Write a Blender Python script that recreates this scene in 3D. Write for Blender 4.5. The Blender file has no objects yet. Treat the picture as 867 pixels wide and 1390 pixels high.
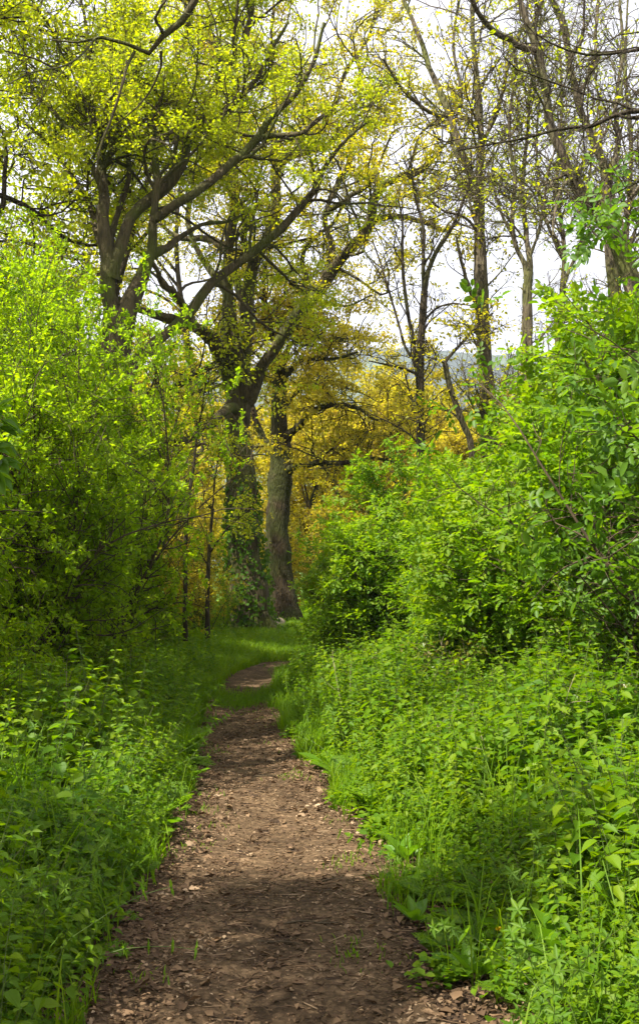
import bpy, math, random
import numpy as np
R = math.radians
PI = math.pi
scene = bpy.context.scene
C = scene.collection
TAU = 2 * PI

# ------------------------------------------------------------------ camera geometry
F = 1450.0                      # focal length in photograph pixels
CAMZ = 1.65
PITCH = math.atan(50 / F)
def P(px, py, d):
    """world point seen at photograph pixel (px, py), d metres ahead"""
    x = (px - 433.5) / F
    v = -(py - 695.0) / F
    fy, fz = math.cos(PITCH), math.sin(PITCH)
    y = fy - v * fz
    z = fz + v * fy
    t = d / y
    return np.array([x * t, d, CAMZ + z * t])

# ------------------------------------------------------------------ ground shape
PATH_D = np.array([-6, 0, 3, 4.3, 6.7, 8, 10.5, 13.5, 16, 18, 20, 22, 25, 30])
PATH_X = np.array([0.1, 0, -.17, -.23, -.33, -.47, -.75, -1.05, -1.08, -.95, -.6, -.1, .9, 3.0])
PATH_W = np.array([1.4, 1.4, 1.36, 1.32, 1.18, 1.05, .98, .95, .9, .85, .8, .7, .6, .6])
def path_x(y): return np.interp(y, PATH_D, PATH_X)
def path_w(y): return np.interp(y, PATH_D, PATH_W)
def sstep(a, b, x):
    t = np.clip((x - a) / (b - a), 0, 1)
    return t * t * (3 - 2 * t)
def ground(x, y):
    x = np.asarray(x, float); y = np.asarray(y, float)
    z = np.interp(y, [-20, 4, 8, 13.5, 18, 25, 34, 60, 120, 300, 900], [0.05, 0, -.12, -.35, -.40, -.5, -.62, -1.4, -4.5, -9, -9])
    near = sstep(60, 20, y)
    off = np.abs(x - path_x(y)) - path_w(y) * .5
    z = z + near * (.16 * sstep(0, 1.6, off) + .12 * sstep(1.5, 5, off))
    z = z + near * (.035 * np.sin(x * 1.7 + .6 * y) * np.cos(y * 1.1 - x * .4) + .02 * np.sin(3.3 * x - 2.1 * y))
    z = z - near * .03 * np.exp(-((x - path_x(y)) / .35) ** 2)
    far = sstep(60, 140, np.hypot(x, y))
    z = z + far * (1.2 * np.sin(x * .03 + 1) * np.cos(y * .02))
    return z

# ------------------------------------------------------------------ mesh builder
class MB:
    def __init__(s):
        s.v = []; s.f = []; s.n = 0
    def add(s, verts, faces, mi=0):
        """faces: int array (m,k)"""
        s.v.append(np.asarray(verts, np.float32).reshape(-1, 3))
        s.f.append((np.asarray(faces, np.int32) + s.n, mi))
        s.n += len(s.v[-1])
    def build(s, name, mats, parent=None, smooth=True):
        me = bpy.data.meshes.new(name)
        V = np.concatenate(s.v) if s.v else np.zeros((0, 3), np.float32)
        me.vertices.add(len(V)); me.vertices.foreach_set('co', V.ravel())
        nl = sum(f.size for f, _ in s.f); npoly = sum(len(f) for f, _ in s.f)
        me.loops.add(nl); me.polygons.add(npoly)
        me.loops.foreach_set('vertex_index', np.concatenate([f.ravel() for f, _ in s.f]))
        tot = np.concatenate([np.full(len(f), f.shape[1], np.int32) for f, _ in s.f])
        st = np.concatenate([[0], np.cumsum(tot)[:-1]]).astype(np.int32)
        me.polygons.foreach_set('loop_start', st)
        me.polygons.foreach_set('material_index', np.concatenate([np.full(len(f), m, np.int32) for f, m in s.f]))
        me.polygons.foreach_set('use_smooth', np.full(npoly, smooth, bool))
        me.update(calc_edges=True)
        for m in (mats if isinstance(mats, (list, tuple)) else [mats]): me.materials.append(m)
        o = bpy.data.objects.new(name, me); C.objects.link(o)
        if parent is not None: o.parent = parent
        return o

def nrm(a): return a / np.maximum(np.linalg.norm(a, axis=-1, keepdims=True), 1e-9)

def tubes(mb, paths, radii, S=5, mi=0, lobes=None):
    """paths (B,N,3), radii (B,N)"""
    paths = np.asarray(paths, float); radii = np.asarray(radii, float)
    if len(paths) == 0: return
    B, N, _ = paths.shape
    t = nrm(np.gradient(paths, axis=1))
    mean = nrm(t.mean(1))
    ref = np.zeros((B, 3)); ref[np.arange(B), np.argmin(np.abs(mean), axis=1)] = 1
    u = nrm(np.cross(t, ref[:, None, :])); w = np.cross(t, u)
    a = np.arange(S) / S * TAU
    rr = radii[:, :, None] * np.ones(S)
    if lobes is not None: rr = rr * lobes
    V = paths[:, :, None, :] + rr[..., None] * (np.cos(a)[:, None] * u[:, :, None, :] + np.sin(a)[:, None] * w[:, :, None, :])
    idx = np.arange(B * N * S).reshape(B, N, S)
    q = np.stack([idx[:, :-1, :], np.roll(idx[:, :-1, :], -1, 2), np.roll(idx[:, 1:, :], -1, 2), idx[:, 1:, :]], -1).reshape(-1, 4)
    mb.add(V, q, mi)

# leaf templates: x along, y across, z up ; length 1
def tmpl(outline, fold=.12, droop=.15):
    """outline: (x, halfwidth) from base to tip exclusive of ends -> two n-gons folded on the midrib"""
    xs = [0] + [p[0] for p in outline] + [1]
    ws = [0] + [p[1] for p in outline] + [0]
    n = len(outline)
    v = [(0, 0, 0), (1, 0, -droop)]
    for x, w in outline: v.append((x, w, fold * w - droop * x * x))
    for x, w in outline: v.append((x, -w, fold * w - droop * x * x))
    f1 = [0, 1] + list(range(1 + n, 1, -1))
    f2 = [0] + list(range(2 + n, 2 + 2 * n)) + [1]
    return np.array(v, float), np.array([f1, f2])
LEAF_OVAL = tmpl([(.3, .26), (.72, .24)], .5, .15)
LEAF_OAK = tmpl([(.35, .2), (.75, .34)], .3, .2)
LEAF_LOBE = tmpl([(.25, .16), (.4, .12), (.6, .32), (.7, .22), (.85, .3)], .3, .2)
LEAF_LANCE = tmpl([(.25, .2), (.55, .2)], .6, .25)
_ns = []
for i in range(7):
    x = .03 + i * .135
    w = .36 * math.sin(PI * min(1, (x + .12)) ** .8) * (1 - .25 * x)
    _ns += [(x, w), (x + .05, w * .86)]
LEAF_NETTLE = tmpl(_ns, .3, .3)
LEAF_BROAD = tmpl([(.06, .1), (.2, .2), (.4, .25), (.6, .22), (.8, .13), (.93, .05)], .35, .35)

def leaves(mb, pos, dirs, nor, size, T, mi=0, wid=1.0):
    V, Fc = T
    pos = np.asarray(pos, float); n = len(pos)
    if n == 0: return
    x = nrm(dirs); z = nrm(nor - (nor * x).sum(-1, keepdims=True) * x); y = np.cross(z, x)
    size = np.broadcast_to(size, (n,))
    L = V[None, :, :] * size[:, None, None]
    W = pos[:, None, :] + L[..., :1] * x[:, None, :] + L[..., 1:2] * wid * y[:, None, :] + L[..., 2:3] * z[:, None, :]
    base = (np.arange(n) * len(V))[:, None, None]
    mb.add(W, (Fc[None] + base).reshape(-1, Fc.shape[1]), mi)

def blades(mb, rng, pos, h, w, lean, mi=0):
    """grass blades, two segments each"""
    n = len(pos)
    a = rng.uniform(0, TAU, n); ld = np.stack([np.cos(a), np.sin(a), np.zeros(n)], -1)
    b = a + PI / 2 + rng.normal(0, .6, n); wd = np.stack([np.cos(b), np.sin(b), np.zeros(n)], -1) * (w * .5)[:, None]
    up = np.array([0, 0, 1.])
    l = (h * lean)[:, None] * ld; H = h[:, None] * up
    p0 = pos; p1 = pos + H * .5 + l * .22; p2 = pos + H * .85 + l * .65; p3 = pos + H + l * 1.15 - H * .12 * lean[:, None]
    V = np.stack([p0 - wd, p0 + wd, p1 + wd * .85, p1 - wd * .85, p2 + wd * .5, p2 - wd * .5, p3], 1)
    base = (np.arange(n) * 7)[:, None]
    q = np.concatenate([base + np.array([[0, 1, 2, 3]]), base + np.array([[3, 2, 4, 5]])])
    t = base + np.array([[5, 4, 6]])
    m0 = mb.n
    mb.add(V, q, mi)
    mb.f.append((t.astype(np.int32) + m0, mi))

# ------------------------------------------------------------------ branching
def grow(rng, s, d, L, r0, r1, N, wander, up, outward=None):
    B = len(s); pos = np.zeros((B, N, 3)); pos[:, 0] = s; dd = nrm(d); st = (L / (N - 1))[:, None]
    wv = rng.normal(0, 1, (B, 3))
    for i in range(1, N):
        wv = .5 * wv + rng.normal(0, 1, (B, 3))
        dd = nrm(dd + wander * wv + np.array([0, 0, up]))
        pos[:, i] = pos[:, i - 1] + dd * st
    tt = np.linspace(0, 1, N)
    rad = r0[:, None] * (1 - tt) + r1[:, None] * tt
    return pos, rad
def spawn(rng, paths, radii, n, t0, t1, ang, ratio, lmin=0, bias_up=0.0):
    B, N, _ = paths.shape
    ln = np.linalg.norm(np.diff(paths, axis=1), axis=-1).sum(1)
    k = rng.choice(B, n, p=ln / ln.sum()); t = rng.uniform(t0, t1, n)
    fi = t * (N - 1); i = np.minimum(fi.astype(int), N - 2); f = (fi - i)[:, None]
    p = paths[k, i] * (1 - f) + paths[k, i + 1] * f
    r = radii[k, i] * (1 - f[:, 0]) + radii[k, i + 1] * f[:, 0]
    tg = nrm(paths[k, i + 1] - paths[k, i])
    pr = nrm(np.cross(tg, rng.normal(0, 1, (n, 3)) ))
    a = ang * rng.uniform(.6, 1.3, n)[:, None]
    d = np.cos(a) * tg + np.sin(a) * pr + np.array([0, 0, bias_up])
    return p, nrm(d), ln[k] * ratio * rng.uniform(.55, 1.25, n) * (1.1 - .55 * t), r, t, k
def spline(ctrl, N):
    c = np.asarray(ctrl, float)
    c = np.concatenate([[2 * c[0] - c[1]], c, [2 * c[-1] - c[-2]]])
    out = []
    for i in range(1, len(c) - 2):
        t = np.linspace(0, 1, 12, endpoint=False)[:, None]
        p0, p1, p2, p3 = c[i - 1], c[i], c[i + 1], c[i + 2]
        out.append(.5 * (2 * p1 + (p2 - p0) * t + (2 * p0 - 5 * p1 + 4 * p2 - p3) * t * t + (3 * p1 - p0 - 3 * p2 + p3) * t ** 3))
    out.append(c[-2][None]); q = np.concatenate(out)
    s = np.concatenate([[0], np.cumsum(np.linalg.norm(np.diff(q[:, :3], axis=0), axis=1))])
    u = np.linspace(0, s[-1], N)
    return np.stack([np.interp(u, s, q[:, j]) for j in range(q.shape[1])], -1)

def limb(pts, N=30, rng=None, gnarl=.25, thin=1.0):
    """pts: (px, py, depth, radius in photo px) -> path, radii"""
    w = [list(P(p[0], p[1], p[2])) + [p[3] * p[2] / F] for p in pts]
    s = spline(w, N)
    if rng is not None:
        j = rng.normal(0, 1, (N, 3)); j = (j + np.roll(j, 1, 0) + np.roll(j, -1, 0)) / 3
        s[1:, :3] += j[1:] * s[1:, 3:4] * gnarl
    k = np.ones(N)
    if rng is not None:
        k = 1 + .1 * np.convolve(rng.normal(0, 1, N), [.25, .5, .25], 'same')
        k *= 1 + (thin - 1) * np.clip(np.arange(N) / 4, 0, 1)
    return s[:, :3], s[:, 3] * k

# ------------------------------------------------------------------ materials
def new_mat(name):
    m = bpy.data.materials.new(name); m.use_nodes = True
    nt = m.node_tree; nt.nodes.clear()
    return m, nt, nt.nodes, nt.links
def nd(ns, t, **kw):
    n = ns.new(t)
    for k, v in kw.items():
        if k in n.inputs: n.inputs[k].default_value = v
        else: setattr(n, k, v)
    return n
def ramp(ns, stops):
    r = ns.new('ShaderNodeValToRGB'); e = r.color_ramp.elements
    while len(e) < len(stops): e.new(.5)
    for el, (p, c) in zip(e, stops): el.position = p; el.color = (*c, 1)
    return r
def leaf_mat(name, cols, trans, tmix=.5, rough=.45, spec=.35, nscale=.8):
    """cols: ramp of reflectance colours picked per leaf; trans: gain of the colour of light let through"""
    m, nt, ns, ln = new_mat(name)
    geo = ns.new('ShaderNodeNewGeometry')
    tc = ns.new('ShaderNodeTexCoord')
    noi = nd(ns, 'ShaderNodeTexNoise', Scale=nscale, Detail=2.0)
    ln.new(tc.outputs['Object'], noi.inputs['Vector'])
    mx = nd(ns, 'ShaderNodeMath', operation='MULTIPLY_ADD'); mx.inputs[1].default_value = .62
    ln.new(geo.outputs['Random Per Island'], mx.inputs[0])
    sc = nd(ns, 'ShaderNodeMath', operation='MULTIPLY_ADD'); sc.inputs[1].default_value = .9; sc.inputs[2].default_value = -.26
    ln.new(noi.outputs['Fac'], sc.inputs[0]); ln.new(sc.outputs[0], mx.inputs[2])
    k = len(cols); rp = ramp(ns, [(i / (k - 1), c) for i, c in enumerate(cols)])
    ln.new(mx.outputs[0], rp.inputs[0])
    bs = nd(ns, 'ShaderNodeBsdfPrincipled'); bs.inputs['Roughness'].default_value = rough
    bs.inputs['Specular IOR Level'].default_value = spec
    ln.new(rp.outputs[0], bs.inputs['Base Color'])
    tr = ns.new('ShaderNodeBsdfTranslucent')
    mc = nd(ns, 'ShaderNodeMix', data_type='RGBA', blend_type='MULTIPLY'); mc.inputs[0].default_value = 1
    ln.new(rp.outputs[0], mc.inputs[6]); mc.inputs[7].default_value = (*trans, 1)
    ln.new(mc.outputs[2], tr.inputs['Color'])
    mix = ns.new('ShaderNodeMixShader'); mix.inputs[0].default_value = tmix
    ln.new(bs.outputs[0], mix.inputs[1]); ln.new(tr.outputs[0], mix.inputs[2])
    out = ns.new('ShaderNodeOutputMaterial'); ln.new(mix.outputs[0], out.inputs[0])
    return m
def bark_mat(name, c1, c2, moss=None, scale=1.0, mossy=.5, bump=.6):
    m, nt, ns, ln = new_mat(name)
    tc = ns.new('ShaderNodeTexCoord')
    mp = ns.new('ShaderNodeMapping'); mp.inputs['Scale'].default_value = (9 * scale, 9 * scale, 1.6 * scale)
    ln.new(tc.outputs['Object'], mp.inputs[0])
    n1 = nd(ns, 'ShaderNodeTexNoise', Scale=1.6, Detail=6.0, Roughness=.7); ln.new(mp.outputs[0], n1.inputs['Vector'])
    vo = nd(ns, 'ShaderNodeTexVoronoi', feature='DISTANCE_TO_EDGE', Scale=2.2); ln.new(mp.outputs[0], vo.inputs['Vector'])
    rp = ramp(ns, [(.3, c1), (.72, c2)]); ln.new(n1.outputs['Fac'], rp.inputs[0])
    col = rp.outputs[0]
    if moss:
        n2 = nd(ns, 'ShaderNodeTexNoise', Scale=1.3, Detail=5.0); ln.new(tc.outputs['Object'], n2.inputs['Vector'])
        r2 = ramp(ns, [(.62 - .25 * mossy, (0, 0, 0)), (.78 - .25 * mossy, (1, 1, 1))]); ln.new(n2.outputs['Fac'], r2.inputs[0])
        mx = nd(ns, 'ShaderNodeMix', data_type='RGBA'); ln.new(r2.outputs[0], mx.inputs[0]); ln.new(col, mx.inputs[6]); mx.inputs[7].default_value = (*moss, 1)
        col = mx.outputs[2]
    bs = nd(ns, 'ShaderNodeBsdfPrincipled', Roughness=.9); bs.inputs['Specular IOR Level'].default_value = .2
    ln.new(col, bs.inputs['Base Color'])
    ad = nd(ns, 'ShaderNodeMath', operation='MULTIPLY_ADD'); ad.inputs[1].default_value = 1.2
    ln.new(vo.outputs['Distance'], ad.inputs[0]); ln.new(n1.outputs['Fac'], ad.inputs[2])
    bp = nd(ns, 'ShaderNodeBump', Strength=bump, Distance=.06); ln.new(ad.outputs[0], bp.inputs['Height']); ln.new(bp.outputs[0], bs.inputs['Normal'])
    out = ns.new('ShaderNodeOutputMaterial'); ln.new(bs.outputs[0], out.inputs[0])
    return m

M = {}
T_Y = (2.3, 1.9, .7)
M['oak_lime'] = leaf_mat('oak_lime_leaf', [(.16, .21, .007), (.205, .245, .008), (.25, .27, .010), (.285, .25, .014)], (2.55, 2.55, .4), tmix=.55, spec=.2)
M['oak_yellow'] = leaf_mat('oak_yellow_leaf', [(.20, .215, .008), (.245, .24, .010), (.285, .25, .012), (.315, .225, .014)], (2.5, 2.45, .4), tmix=.55, spec=.2)
M['oak_gold'] = leaf_mat('oak_gold_leaf', [(.23, .22, .018), (.275, .245, .02), (.315, .26, .022), (.34, .245, .025)], (2.2, 2.15, .7), tmix=.55, spec=.2)
M['hawthorn'] = leaf_mat('hawthorn_leaf', [(.095, .175, .005), (.135, .22, .005), (.18, .255, .007), (.215, .27, .010)], (2.5, 2.45, .6), tmix=.58, spec=.2, rough=.5)
M['elder'] = leaf_mat('elder_leaf', [(.065, .15, .005), (.105, .20, .005), (.155, .24, .006), (.21, .27, .010)], (2.3, 2.2, .4), rough=.52, spec=.22, tmix=.48)
M['dark_elder'] = leaf_mat('dark_elder_leaf', [(.055, .13, .010), (.08, .165, .010), (.12, .20, .012)], (2.2, 2.1, .5), tmix=.45, rough=.48, spec=.3)
M['nettle'] = leaf_mat('nettle_leaf', [(.035, .095, .005), (.065, .145, .005), (.10, .185, .005), (.14, .22, .005), (.17, .23, .008)], (2.2, 2.1, .3), rough=.52, spec=.2, nscale=.9, tmix=.45)
M['parsley'] = leaf_mat('cow_parsley_leaf', [(.07, .15, .012), (.10, .19, .014), (.15, .23, .018)], (2.2, 2.1, .5), rough=.5, spec=.2)
M['grass'] = leaf_mat('grass_blade', [(.075, .16, .008), (.105, .205, .009), (.14, .24, .006), (.18, .25, .012)], (2.0, 1.9, .4), rough=.5, spec=.16)
M['dock'] = leaf_mat('dock_leaf', [(.08, .18, .010), (.105, .22, .012), (.14, .25, .014)], (2.0, 1.9, .5), tmix=.45, rough=.4, spec=.35)
M['ivy'] = leaf_mat('ivy_leaf', [(.035, .09, .010), (.06, .13, .010), (.11, .18, .012)], (2, 2, .5), tmix=.4, rough=.6, spec=.12)
M['bramble'] = leaf_mat('bramble_leaf', [(.06, .12, .010), (.10, .17, .012), (.15, .14, .02), (.11, .05, .03)], (2, 1.9, .6), tmix=.35, rough=.4, spec=.5)
M['litter'] = leaf_mat('dead_leaf', [(.04, .024, .012), (.085, .05, .026), (.17, .105, .055), (.40, .29, .18)], (1.2, 1, .8), tmix=.12, rough=.75, spec=.2, nscale=3)
M['bark_oak'] = bark_mat('oak_bark', (.026, .021, .010), (.135, .108, .052), (.075, .085, .016), .8, .6, 1.0)
M['bark_dark'] = bark_mat('dark_bark', (.022, .017, .010), (.075, .058, .032), (.055, .06, .014), 1.4, .4, .8)
M['bark_gold'] = bark_mat('warm_bark', (.014, .010, .005), (.085, .060, .028), (.05, .055, .012), 1.3, .8, 1.0)
M['bark_grey'] = bark_mat('grey_bark', (.03, .024, .014), (.20, .16, .10), (.10, .11, .025), .9, .55, .9)
M['twig'] = bark_mat('twig_bark', (.035, .025, .014), (.10, .075, .042), None, 4, 0, .2)
M['stem'] = leaf_mat('green_stem', [(.06, .10, .02), (.09, .14, .025), (.10, .09, .03)], (1, 1, 1), tmix=.1)
M['pale_wood'] = bark_mat('weathered_wood', (.22, .17, .11), (.42, .35, .24), None, 2, 0, .4)

def ground_mat():
    m, nt, ns, ln = new_mat('ground_soil_and_turf')
    geo = ns.new('ShaderNodeNewGeometry')
    sep = ns.new('ShaderNodeSeparateXYZ'); ln.new(geo.outputs['Position'], sep.inputs[0])
    n1 = nd(ns, 'ShaderNodeTexNoise', Scale=14.0, Detail=8.0, Roughness=.7); ln.new(geo.outputs['Position'], n1.inputs['Vector'])
    n2 = nd(ns, 'ShaderNodeTexNoise', Scale=.9, Detail=4.0); ln.new(geo.outputs['Position'], n2.inputs['Vector'])
    soil = ramp(ns, [(.3, (.025, .016, .010)), (.6, (.07, .045, .028)), (.8, (.14, .09, .055))]); ln.new(n1.outputs['Fac'], soil.inputs[0])
    turf = ramp(ns, [(.3, (.07, .16, .014)), (.7, (.13, .25, .02))]); ln.new(n2.outputs['Fac'], turf.inputs[0])
    mr = nd(ns, 'ShaderNodeMapRange'); mr.inputs[1].default_value = 22; mr.inputs[2].default_value = 30
    ln.new(sep.outputs['Y'], mr.inputs[0])
    mx = nd(ns, 'ShaderNodeMix', data_type='RGBA'); ln.new(mr.outputs[0], mx.inputs[0]); ln.new(soil.outputs[0], mx.inputs[6]); ln.new(turf.outputs[0], mx.inputs[7])
    bs = nd(ns, 'ShaderNodeBsdfPrincipled', Roughness=.95); bs.inputs['Specular IOR Level'].default_value = .1
    ln.new(mx.outputs[2], bs.inputs['Base Color'])
    bp = nd(ns, 'ShaderNodeBump', Strength=.7, Distance=.05); ln.new(n1.outputs['Fac'], bp.inputs['Height']); ln.new(bp.outputs[0], bs.inputs['Normal'])
    ln.new(bs.outputs[0], ns.new('ShaderNodeOutputMaterial').inputs[0])
    return m
def path_mat():
    m, nt, ns, ln = new_mat('trodden_earth')
    geo = ns.new('ShaderNodeNewGeometry')
    n1 = nd(ns, 'ShaderNodeTexNoise', Scale=38.0, Detail=8.0, Roughness=.75); ln.new(geo.outputs['Position'], n1.inputs['Vector'])
    n2 = nd(ns, 'ShaderNodeTexNoise', Scale=2.2, Detail=5.0, Roughness=.6); ln.new(geo.outputs['Position'], n2.inputs['Vector'])
    v1 = nd(ns, 'ShaderNodeTexVoronoi', Scale=42.0, Randomness=1.0); ln.new(geo.outputs['Position'], v1.inputs['Vector'])
    a = ramp(ns, [(.30, (.024, .015, .008)), (.50, (.078, .050, .027)), (.70, (.26, .17, .095))]); ln.new(n1.outputs['Fac'], a.inputs[0])
    b = ramp(ns, [(0, (.04, .025, .013)), (.6, (.10, .064, .035)), (1, (.30, .20, .115))]); ln.new(v1.outputs['Color'], b.inputs[0])
    mx = nd(ns, 'ShaderNodeMix', data_type='RGBA'); mx.inputs[0].default_value = .45; ln.new(a.outputs[0], mx.inputs[6]); ln.new(b.outputs[0], mx.inputs[7])
    r2 = ramp(ns, [(.35, (.62, .6, .57)), (.65, (1.3, 1.28, 1.24))]); ln.new(n2.outputs['Fac'], r2.inputs[0])
    mm = nd(ns, 'ShaderNodeMix', data_type='RGBA', blend_type='MULTIPLY'); mm.inputs[0].default_value = 1; ln.new(mx.outputs[2], mm.inputs[6]); ln.new(r2.outputs[0], mm.inputs[7])
    bs = nd(ns, 'ShaderNodeBsdfPrincipled', Roughness=.9); bs.inputs['Specular IOR Level'].default_value = .15
    ln.new(mm.outputs[2], bs.inputs['Base Color'])
    bp = nd(ns, 'ShaderNodeBump', Strength=.8, Distance=.025); ln.new(n1.outputs['Fac'], bp.inputs['Height']); ln.new(bp.outputs[0], bs.inputs['Normal'])
    ln.new(bs.outputs[0], ns.new('ShaderNodeOutputMaterial').inputs[0])
    return m
def hill_mat():
    m, nt, ns, ln = new_mat('wooded_hillside')
    geo = ns.new('ShaderNodeNewGeometry')
    n1 = nd(ns, 'ShaderNodeTexNoise', Scale=.005, Detail=5.0); ln.new(geo.outputs['Position'], n1.inputs['Vector'])
    n2 = nd(ns, 'ShaderNodeTexNoise', Scale=.06, Detail=6.0); ln.new(geo.outputs['Position'], n2.inputs['Vector'])
    a = ramp(ns, [(.50, (.03, .042, .032)), (.66, (.08, .115, .05))]); ln.new(n1.outputs['Fac'], a.inputs[0])
    b = ramp(ns, [(.3, (.6, .6, .6)), (.7, (1.3, 1.3, 1.3))]); ln.new(n2.outputs['Fac'], b.inputs[0])
    mm = nd(ns, 'ShaderNodeMix', data_type='RGBA', blend_type='MULTIPLY'); mm.inputs[0].default_value = 1; ln.new(a.outputs[0], mm.inputs[6]); ln.new(b.outputs[0], mm.inputs[7])
    bs = nd(ns, 'ShaderNodeBsdfPrincipled', Roughness=1); bs.inputs['Specular IOR Level'].default_value = 0
    ln.new(mm.outputs[2], bs.inputs['Base Color'])
    ln.new(bs.outputs[0], ns.new('ShaderNodeOutputMaterial').inputs[0])
    return m
M['ground'] = ground_mat(); M['path'] = path_mat(); M['hill'] = hill_mat()

# ------------------------------------------------------------------ tagging
def tag(o, label=None, cat=None, group=None, kind=None):
    if label: o['label'] = label
    if cat: o['category'] = cat
    if group: o['group'] = group
    if kind: o['kind'] = kind
    return o
def thing(name, label, cat, loc=(0, 0, 0), rz=0, group=None):
    o = bpy.data.objects.new(name, None); C.objects.link(o)
    o.location = loc; o.rotation_euler = (0, 0, rz)
    return tag(o, label, cat, group)
def dup(root, loc, rz, scale=1.0, label=None, tilt=(0, 0)):
    r = root.copy(); C.objects.link(r); r.location = loc; r.rotation_euler = (tilt[0], tilt[1], rz)
    r.scale = (scale,) * 3 if not hasattr(scale, '__len__') else scale
    if label: r['label'] = label
    for ch in list(root.children):
        c = ch.copy(); C.objects.link(c); c.parent = r
    return r

# ------------------------------------------------------------------ setting
def grid_mesh(name, xs, ys, zf, mat):
    X, Y = np.meshgrid(xs, ys); Z = zf(X, Y)
    V = np.stack([X, Y, Z], -1).reshape(-1, 3)
    nx, ny = len(xs), len(ys); i = np.arange(nx * ny).reshape(ny, nx)
    q = np.stack([i[:-1, :-1], i[:-1, 1:], i[1:, 1:], i[1:, :-1]], -1).reshape(-1, 4)
    mb = MB(); mb.add(V, q); return mb.build(name, mat)
xs = np.concatenate([-np.geomspace(2400, 8, 40), np.arange(-7.8, 7.9, .14), np.geomspace(8, 2400, 40)])
ys = np.concatenate([-np.geomspace(300, 3, 20), np.arange(-2.8, 30, .14), np.geomspace(30, 2400, 64)])
tag(grid_mesh('ground', xs, ys, ground, M['ground']), kind='structure')

def make_path():
    rng = np.random.default_rng(5)
    ys = np.arange(-4, 27, .07); ns = 25; u = np.linspace(-1, 1, ns)
    X = np.zeros((len(ys), ns)); Y = np.zeros_like(X)
    def fr(y, s): return .5 * np.sin(y * 1.9 + s) + .3 * np.sin(y * 4.7 + 2 * s) + .2 * np.sin(y * 11.3 + s * 3)
    le = path_w(ys) * .5 + .10 * fr(ys, .4) + .04; re = path_w(ys) * .5 + .11 * fr(ys, 2.1) + .04
    for j, uu in enumerate(u):
        w = np.where(uu < 0, le, re) * uu
        X[:, j] = path_x(ys) + w; Y[:, j] = ys
    edge = np.abs(u)[None, :]
    Z = ground(X, Y) + .006 - .03 * sstep(.9, 1.0, edge) + .008 * np.sin(X * 17 + Y * 9) * np.sin(Y * 13 - X * 5) * (1 - edge ** 4)
    V = np.stack([X, Y, Z], -1).reshape(-1, 3)
    i = np.arange(len(ys) * ns).reshape(len(ys), ns)
    q = np.stack([i[:-1, :-1], i[:-1, 1:], i[1:, 1:], i[1:, :-1]], -1).reshape(-1, 4)
    mb = MB(); mb.add(V, q)
    tag(mb.build('footpath', M['path']), kind='structure')
make_path()

def hills_z(X, Y):
    rr = sstep(620, 1650, Y)
    return -14 + rr * (272 + 26 * np.sin(X * .0026 + 1.2) + 14 * np.sin(X * .0071) + 7 * np.sin(X * .021 + Y * .008)) + 4 * np.sin(X * .11) * np.sin(Y * .09) * rr + 3 * np.sin(X * .31 + 1) * rr
tag(grid_mesh('hills', np.linspace(-1500, 1500, 260), np.linspace(600, 2000, 120), hills_z, M['hill']), kind='structure')

# ------------------------------------------------------------------ trees
def crown_leaves(mb, rng, paths, per, T, size, spread=.06, upw=.7, tmin=.3, tipw=.5, jit=.35, frac=.42):
    """leaf rosettes gathered in flat tufts at the ends of the twigs"""
    B, N, _ = paths.shape
    bear = rng.permutation(B)[:int(B * frac)]
    n = int(B * per); k = rng.choice(bear, n)
    tuft = rng.random(n) < .75
    t = np.where(tuft, rng.uniform(.8, 1, n), rng.uniform(tmin, 1, n))
    fi = t * (N - 1); i = np.minimum(fi.astype(int), N - 2); f = (fi - i)[:, None]
    p = paths[k, i] * (1 - f) + paths[k, i + 1] * f
    tg = nrm(paths[k, i + 1] - paths[k, i])
    off = rng.normal(0, 1, (n, 3)) * np.array([1, 1, .45]) * np.where(tuft, spread * 1.5, spread * .7)[:, None]
    d = nrm(tg * .4 + off * 4 + rng.normal(0, .6, (n, 3)) + np.array([0, 0, -.15]))
    nor = rng.normal(0, .55, (n, 3)) + np.array([0, 0, upw])
    leaves(mb, p + off, d, nor, size * rng.uniform(1 - jit, 1 + jit, n), T)

def foliage_twigs(rng, src, cfg):
    """src: list of (paths, radii) already grown; returns list of levels"""
    paths, radii = src
    out = []
    for (n, t0, t1, ang, ratio, lmin, lmax, rmul, rtip, N, wander, up) in cfg:
        p, d, L, r, t, k = spawn(rng, paths, radii, n, t0, t1, ang, ratio, bias_up=up * 2)
        L = np.clip(L, lmin, lmax)
        r0 = np.minimum(r * rmul, L * .013 + .003)
        pa, ra = grow(rng, p, d, L, r0, np.full(n, rtip), N, wander, up)
        out.append((pa, ra)); paths, radii = pa, ra
    return out

def flare_lobes(N, S, rng, k=.35, h=5):
    a = np.arange(S) / S * TAU
    lob = 1 + .06 * np.sin(3 * a + 1) + .05 * np.sin(5 * a + 2)
    g = np.exp(-np.arange(N) / h)[:, None]
    fl = 1 + g * (k * .5 + k * np.maximum(0, np.sin(4 * a + rng.uniform(0, 6)))[None, :])
    return (lob[None, :] * fl)[None] * (1 + rng.normal(0, .02, (1, N, S)))

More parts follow.
